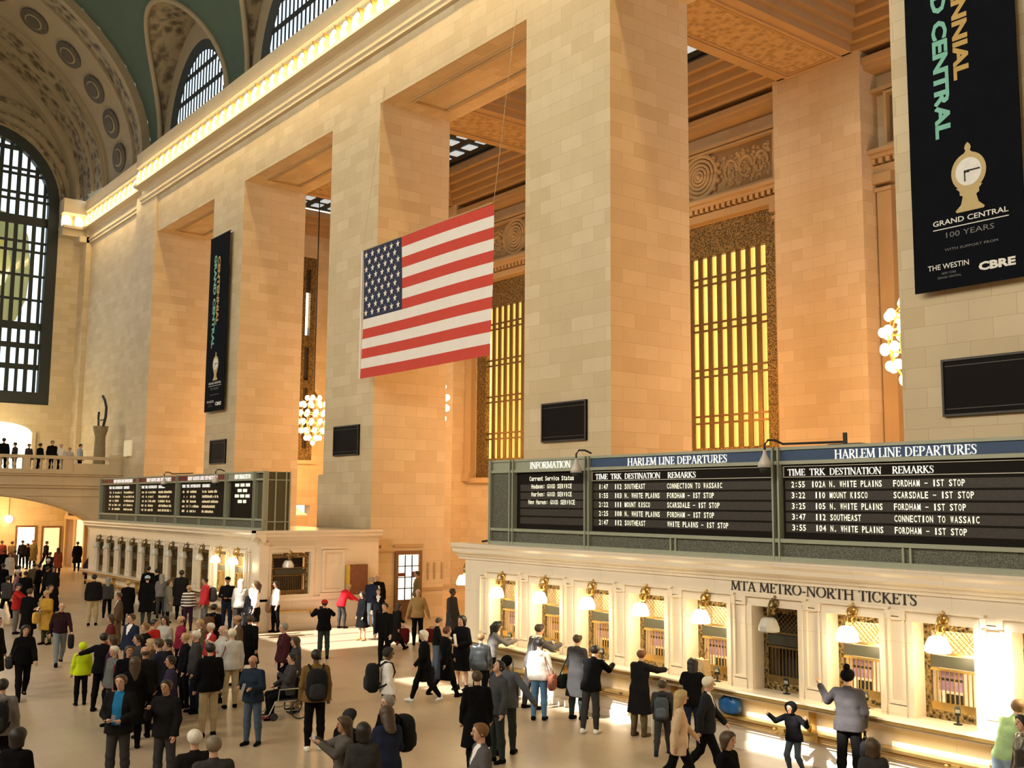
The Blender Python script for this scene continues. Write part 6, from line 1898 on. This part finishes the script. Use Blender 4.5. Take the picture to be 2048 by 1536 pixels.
backpack('studded grey backpack', (.07, .08, .10), 'slate grey backpack on the youngster near the fourth ticket window')
backpack('grey hoodie with a dark backpack', BLK, 'dark backpack on the grey hoodie at the left edge')
backpack('black sweater with white collar', (.6, .58, .54), 'pale backpack behind the person in the black sweater') if False else None
shoulder_bag('white blouse', BLK, 'dark handbag hanging beside the woman in the white blouse', 1, .2, .17, .80)
shoulder_bag('pale pink top', TAN, 'large tan and pink bag on the woman in the pale pink top', 1, .24, .2, .84)
shoulder_bag('reddish shoulder bag', (.27, .10, .065), 'reddish brown bag on the person in the white jacket', 1, .22, .18, .84)
shoulder_bag('pale grey jacket with a red', (.28, .055, .05), 'red handbag at the side of the white-haired person in pale grey', -1, .2, .14, .88)
hand_bag('black bobble hat', BLK, 'black handbag hanging from the arm of the woman in the bobble hat', 'R', .2, .16, .08)
shoulder_bag('white trainers', BLK, 'black bag on the white-haired woman in white trainers', 1, .2, .18, .84) if False else hand_bag('black wearing white trainers', BLK, 'big black bag held by the white-haired woman in white trainers', 'R', .22, .2, .09, drop=.02)
hand_bag('dark emblem sweater', BLK, 'black bag carried by the balding man in the emblem sweater', 'L', .16, .2, .07, drop=.05)
shoulder_bag('walking forward with a bag', (.03, .03, .033), 'dark shoulder bag on the dark-haired woman walking forward', 1, .17, .14, .86)
shoulder_bag('second near window', (.30, .30, .31), 'grey and black satchel on the man in the grey suit', 1, .19, .14, .88)
hand_bag('mustard yellow coat', (.66, .42, .10), 'yellow paper bag carried by the person in the mustard coat', 'R', .13, .19, .06, 'paper_bag', .1)
shoulder_bag('grey patterned jacket', (.34, .02, .03), 'bright red bag on the white-haired woman in the patterned jacket', -1, .2, .19, .84)
hand_bag('studded grey backpack', CRM, 'cream cloth tote hanging from the hand of the youngster', 'L', .15, .2, .06, 'tote_bag', .12)
shoulder_bag('long charcoal coat', (.02, .03, .022), 'dark green duffel bag on the man in the charcoal coat', -1, .27, .15, .76, 'duffel_bag')
hand_bag('curly-haired', BLK, 'dark bag slung by the curly-haired photographer', 'R', .02, .02, .02) if False else None
b = find('carrying red luggage')
p = at(b, (.52, .05, 0)); suitcase(p[0], p[1], b[5] + .4, (.12, .012, .014), 'dark red suitcase at the left hand side of the bald man in tan', .5, .24, .5)
p = at(b, (-.50, -.05, 0)); suitcase(p[0], p[1], b[5] - .3, (.10, .010, .014), 'dark red suitcase at the right hand side of the bald man in tan', .5, .24, .46)
suitcase(-19.62, 15.25, .4, BLK, 'black rolling suitcase standing beside the person in the white jacket', .42, .24, .6, True)
t = thing('shopping_bag', (-43.2, 9.3, 0), 'white shopping bag on the floor at the left edge', 'bag')
MB().box(-.3, .3, -.14, .14, 0, .62).build('bag_body', bagm((.72, .70, .68)), t)
MB().tube([(-.12, 0, .62), (-.08, 0, .82), (.08, 0, .82), (.12, 0, .62)], .014, 5).build('handle', IRON, t)
t = thing('paper_bag', (-14.72, TY - .12, SZ), 'tan carrier bag with string handles on the counter before the fourth near window', 'bag')
MB().prism([(-.19, 0), (.19, 0), (.12, .44), (-.10, .46)], 'y', -.1, .1).build('bag_body', bagm((.42, .31, .17)), t)
MB().tube([(-.06, 0, .44), (-.02, 0, .60), (.06, 0, .56), (.08, 0, .44)], .01, 5).tube([(.0, .05, .44), (.1, .05, .66), (.13, .05, .60)], .008, 5).build('handle', bagm(BRN), t)
t = thing('travel_bag', (-13.95, TY - .17, .645), 'shiny blue bag on the ledge under the near counter', 'bag')
MB().ell((0, 0, .17), (.26, .13, .17), 14, 8, 0, .7).build('bag_body', M('blue_shiny', (.02, .14, .42), .25), t, True)
MB().tube([(-.12, -.1, .28), (-.06, -.12, .36), (.06, -.12, .36), (.12, -.1, .28)], .012, 5).build('handle', bagm(BLK), t)
prop('checking his phone', 'phone', 'dark phone in the hands of the balding man in the navy jacket', (.07, .012, .13), (.02, .02, .022))
prop('looking at a phone', 'phone', 'pale phone held by the person in the mustard coat', (.07, .012, .13), (.6, .62, .62))
prop('holding up a camera phone', 'phone', 'silver camera phone held up by the curly-haired woman', (.14, .015, .075), (.5, .52, .55), (0, .07, .07), tilt=0)
c = prop('raising a camera', 'camera', 'black camera held to the face of the man in the red cap', (.15, .07, .10), (.015, .015, .016), (0, .07, .05), tilt=0)
MB().tube([(0, .03, 0), (0, .13, 0)], .04, 10).build('lens', IRON, c)
prop('white paper tube', 'paper', 'rolled white paper held by the woman in black at the counter corner', (.05, .05, .3), (.85, .83, .8), (0, .05, .12), cat='paper', tilt=-.2)
prop('reading a paper', 'paper', 'white paper sheet read by the dark-haired person in a black top', (.21, .008, .28), (.85, .83, .8), (0, .08, .06), cat='paper')
prop('reading a leaflet', 'paper', 'pale leaflet read by the person with long light brown hair', (.2, .008, .26), (.5, .48, .42), (0, .08, .06), cat='paper')
prop('bright blue sweater', 'phone', 'small dark phone in the hands of the man in the blue sweater', (.07, .012, .12), (.03, .03, .03))
prop('red-bearded', 'cup', 'white paper cup held by the red-bearded man', (.08, .08, .11), (.8, .78, .75), (0, .05, .03), cat='cup', tilt=0)

# wheelchair under the seated person
inf = find('sitting in the wheelchair')
w = thing('wheelchair', (inf[0].location.x, inf[0].location.y, 0), 'silver framed wheelchair carrying the seated person near the crowd', 'wheelchair', None, inf[5])
hz = inf[1]['r'][0][2] - .125
MB().box(-.22, .22, -.2, .3, hz - .05, hz).build('seat', bagm((.03, .028, .03)), w)
MB().box(-.21, .21, -.24, -.2, hz, hz + .42).build('backrest', bagm((.03, .028, .03)), w)
mb = MB()
for sd in (-.24, .24):
    mb.tube([(sd, -.27, hz + .52), (sd, -.22, hz + .4), (sd, -.22, .18)], .014, 6).tube([(sd, -.22, hz - .03), (sd, .34, hz - .03), (sd, .46, .14), (sd, .56, .10)], .014, 6).tube([(sd, -.22, hz + .22), (sd, .25, hz + .22), (sd, .28, hz - .03)], .014, 6).tube([(sd, -.22, .2), (sd, .36, .2)], .014, 6)
mb.build('frame', M('silver_tube', (.62, .60, .56), .3, .8), w)
for sd in (-.28, .28):
    mb = MB().tube([(sd, -.2 + .2 * math.cos(a), .215 + .2 * math.sin(a)) for a in np.linspace(0, 2 * PI, 21)], .016, 6)
    for k in range(6):
        a = PI * k / 6
        mb.tube([(sd, -.2 + .19 * math.cos(a), .215 + .19 * math.sin(a)), (sd, -.2 - .19 * math.cos(a), .215 - .19 * math.sin(a))], .004, 4)
    mb.build('wheel', IRON, w)
    MB().tube([(sd * .9 - .015, .36, .085), (sd * .9 + .015, .36, .085)], .085, 12).build('caster', IRON, w)
MB().box(-.22, .22, .44, .62, .055, .08).build('footplate', M('maroon_plate', (.14, .01, .015), .5), w)
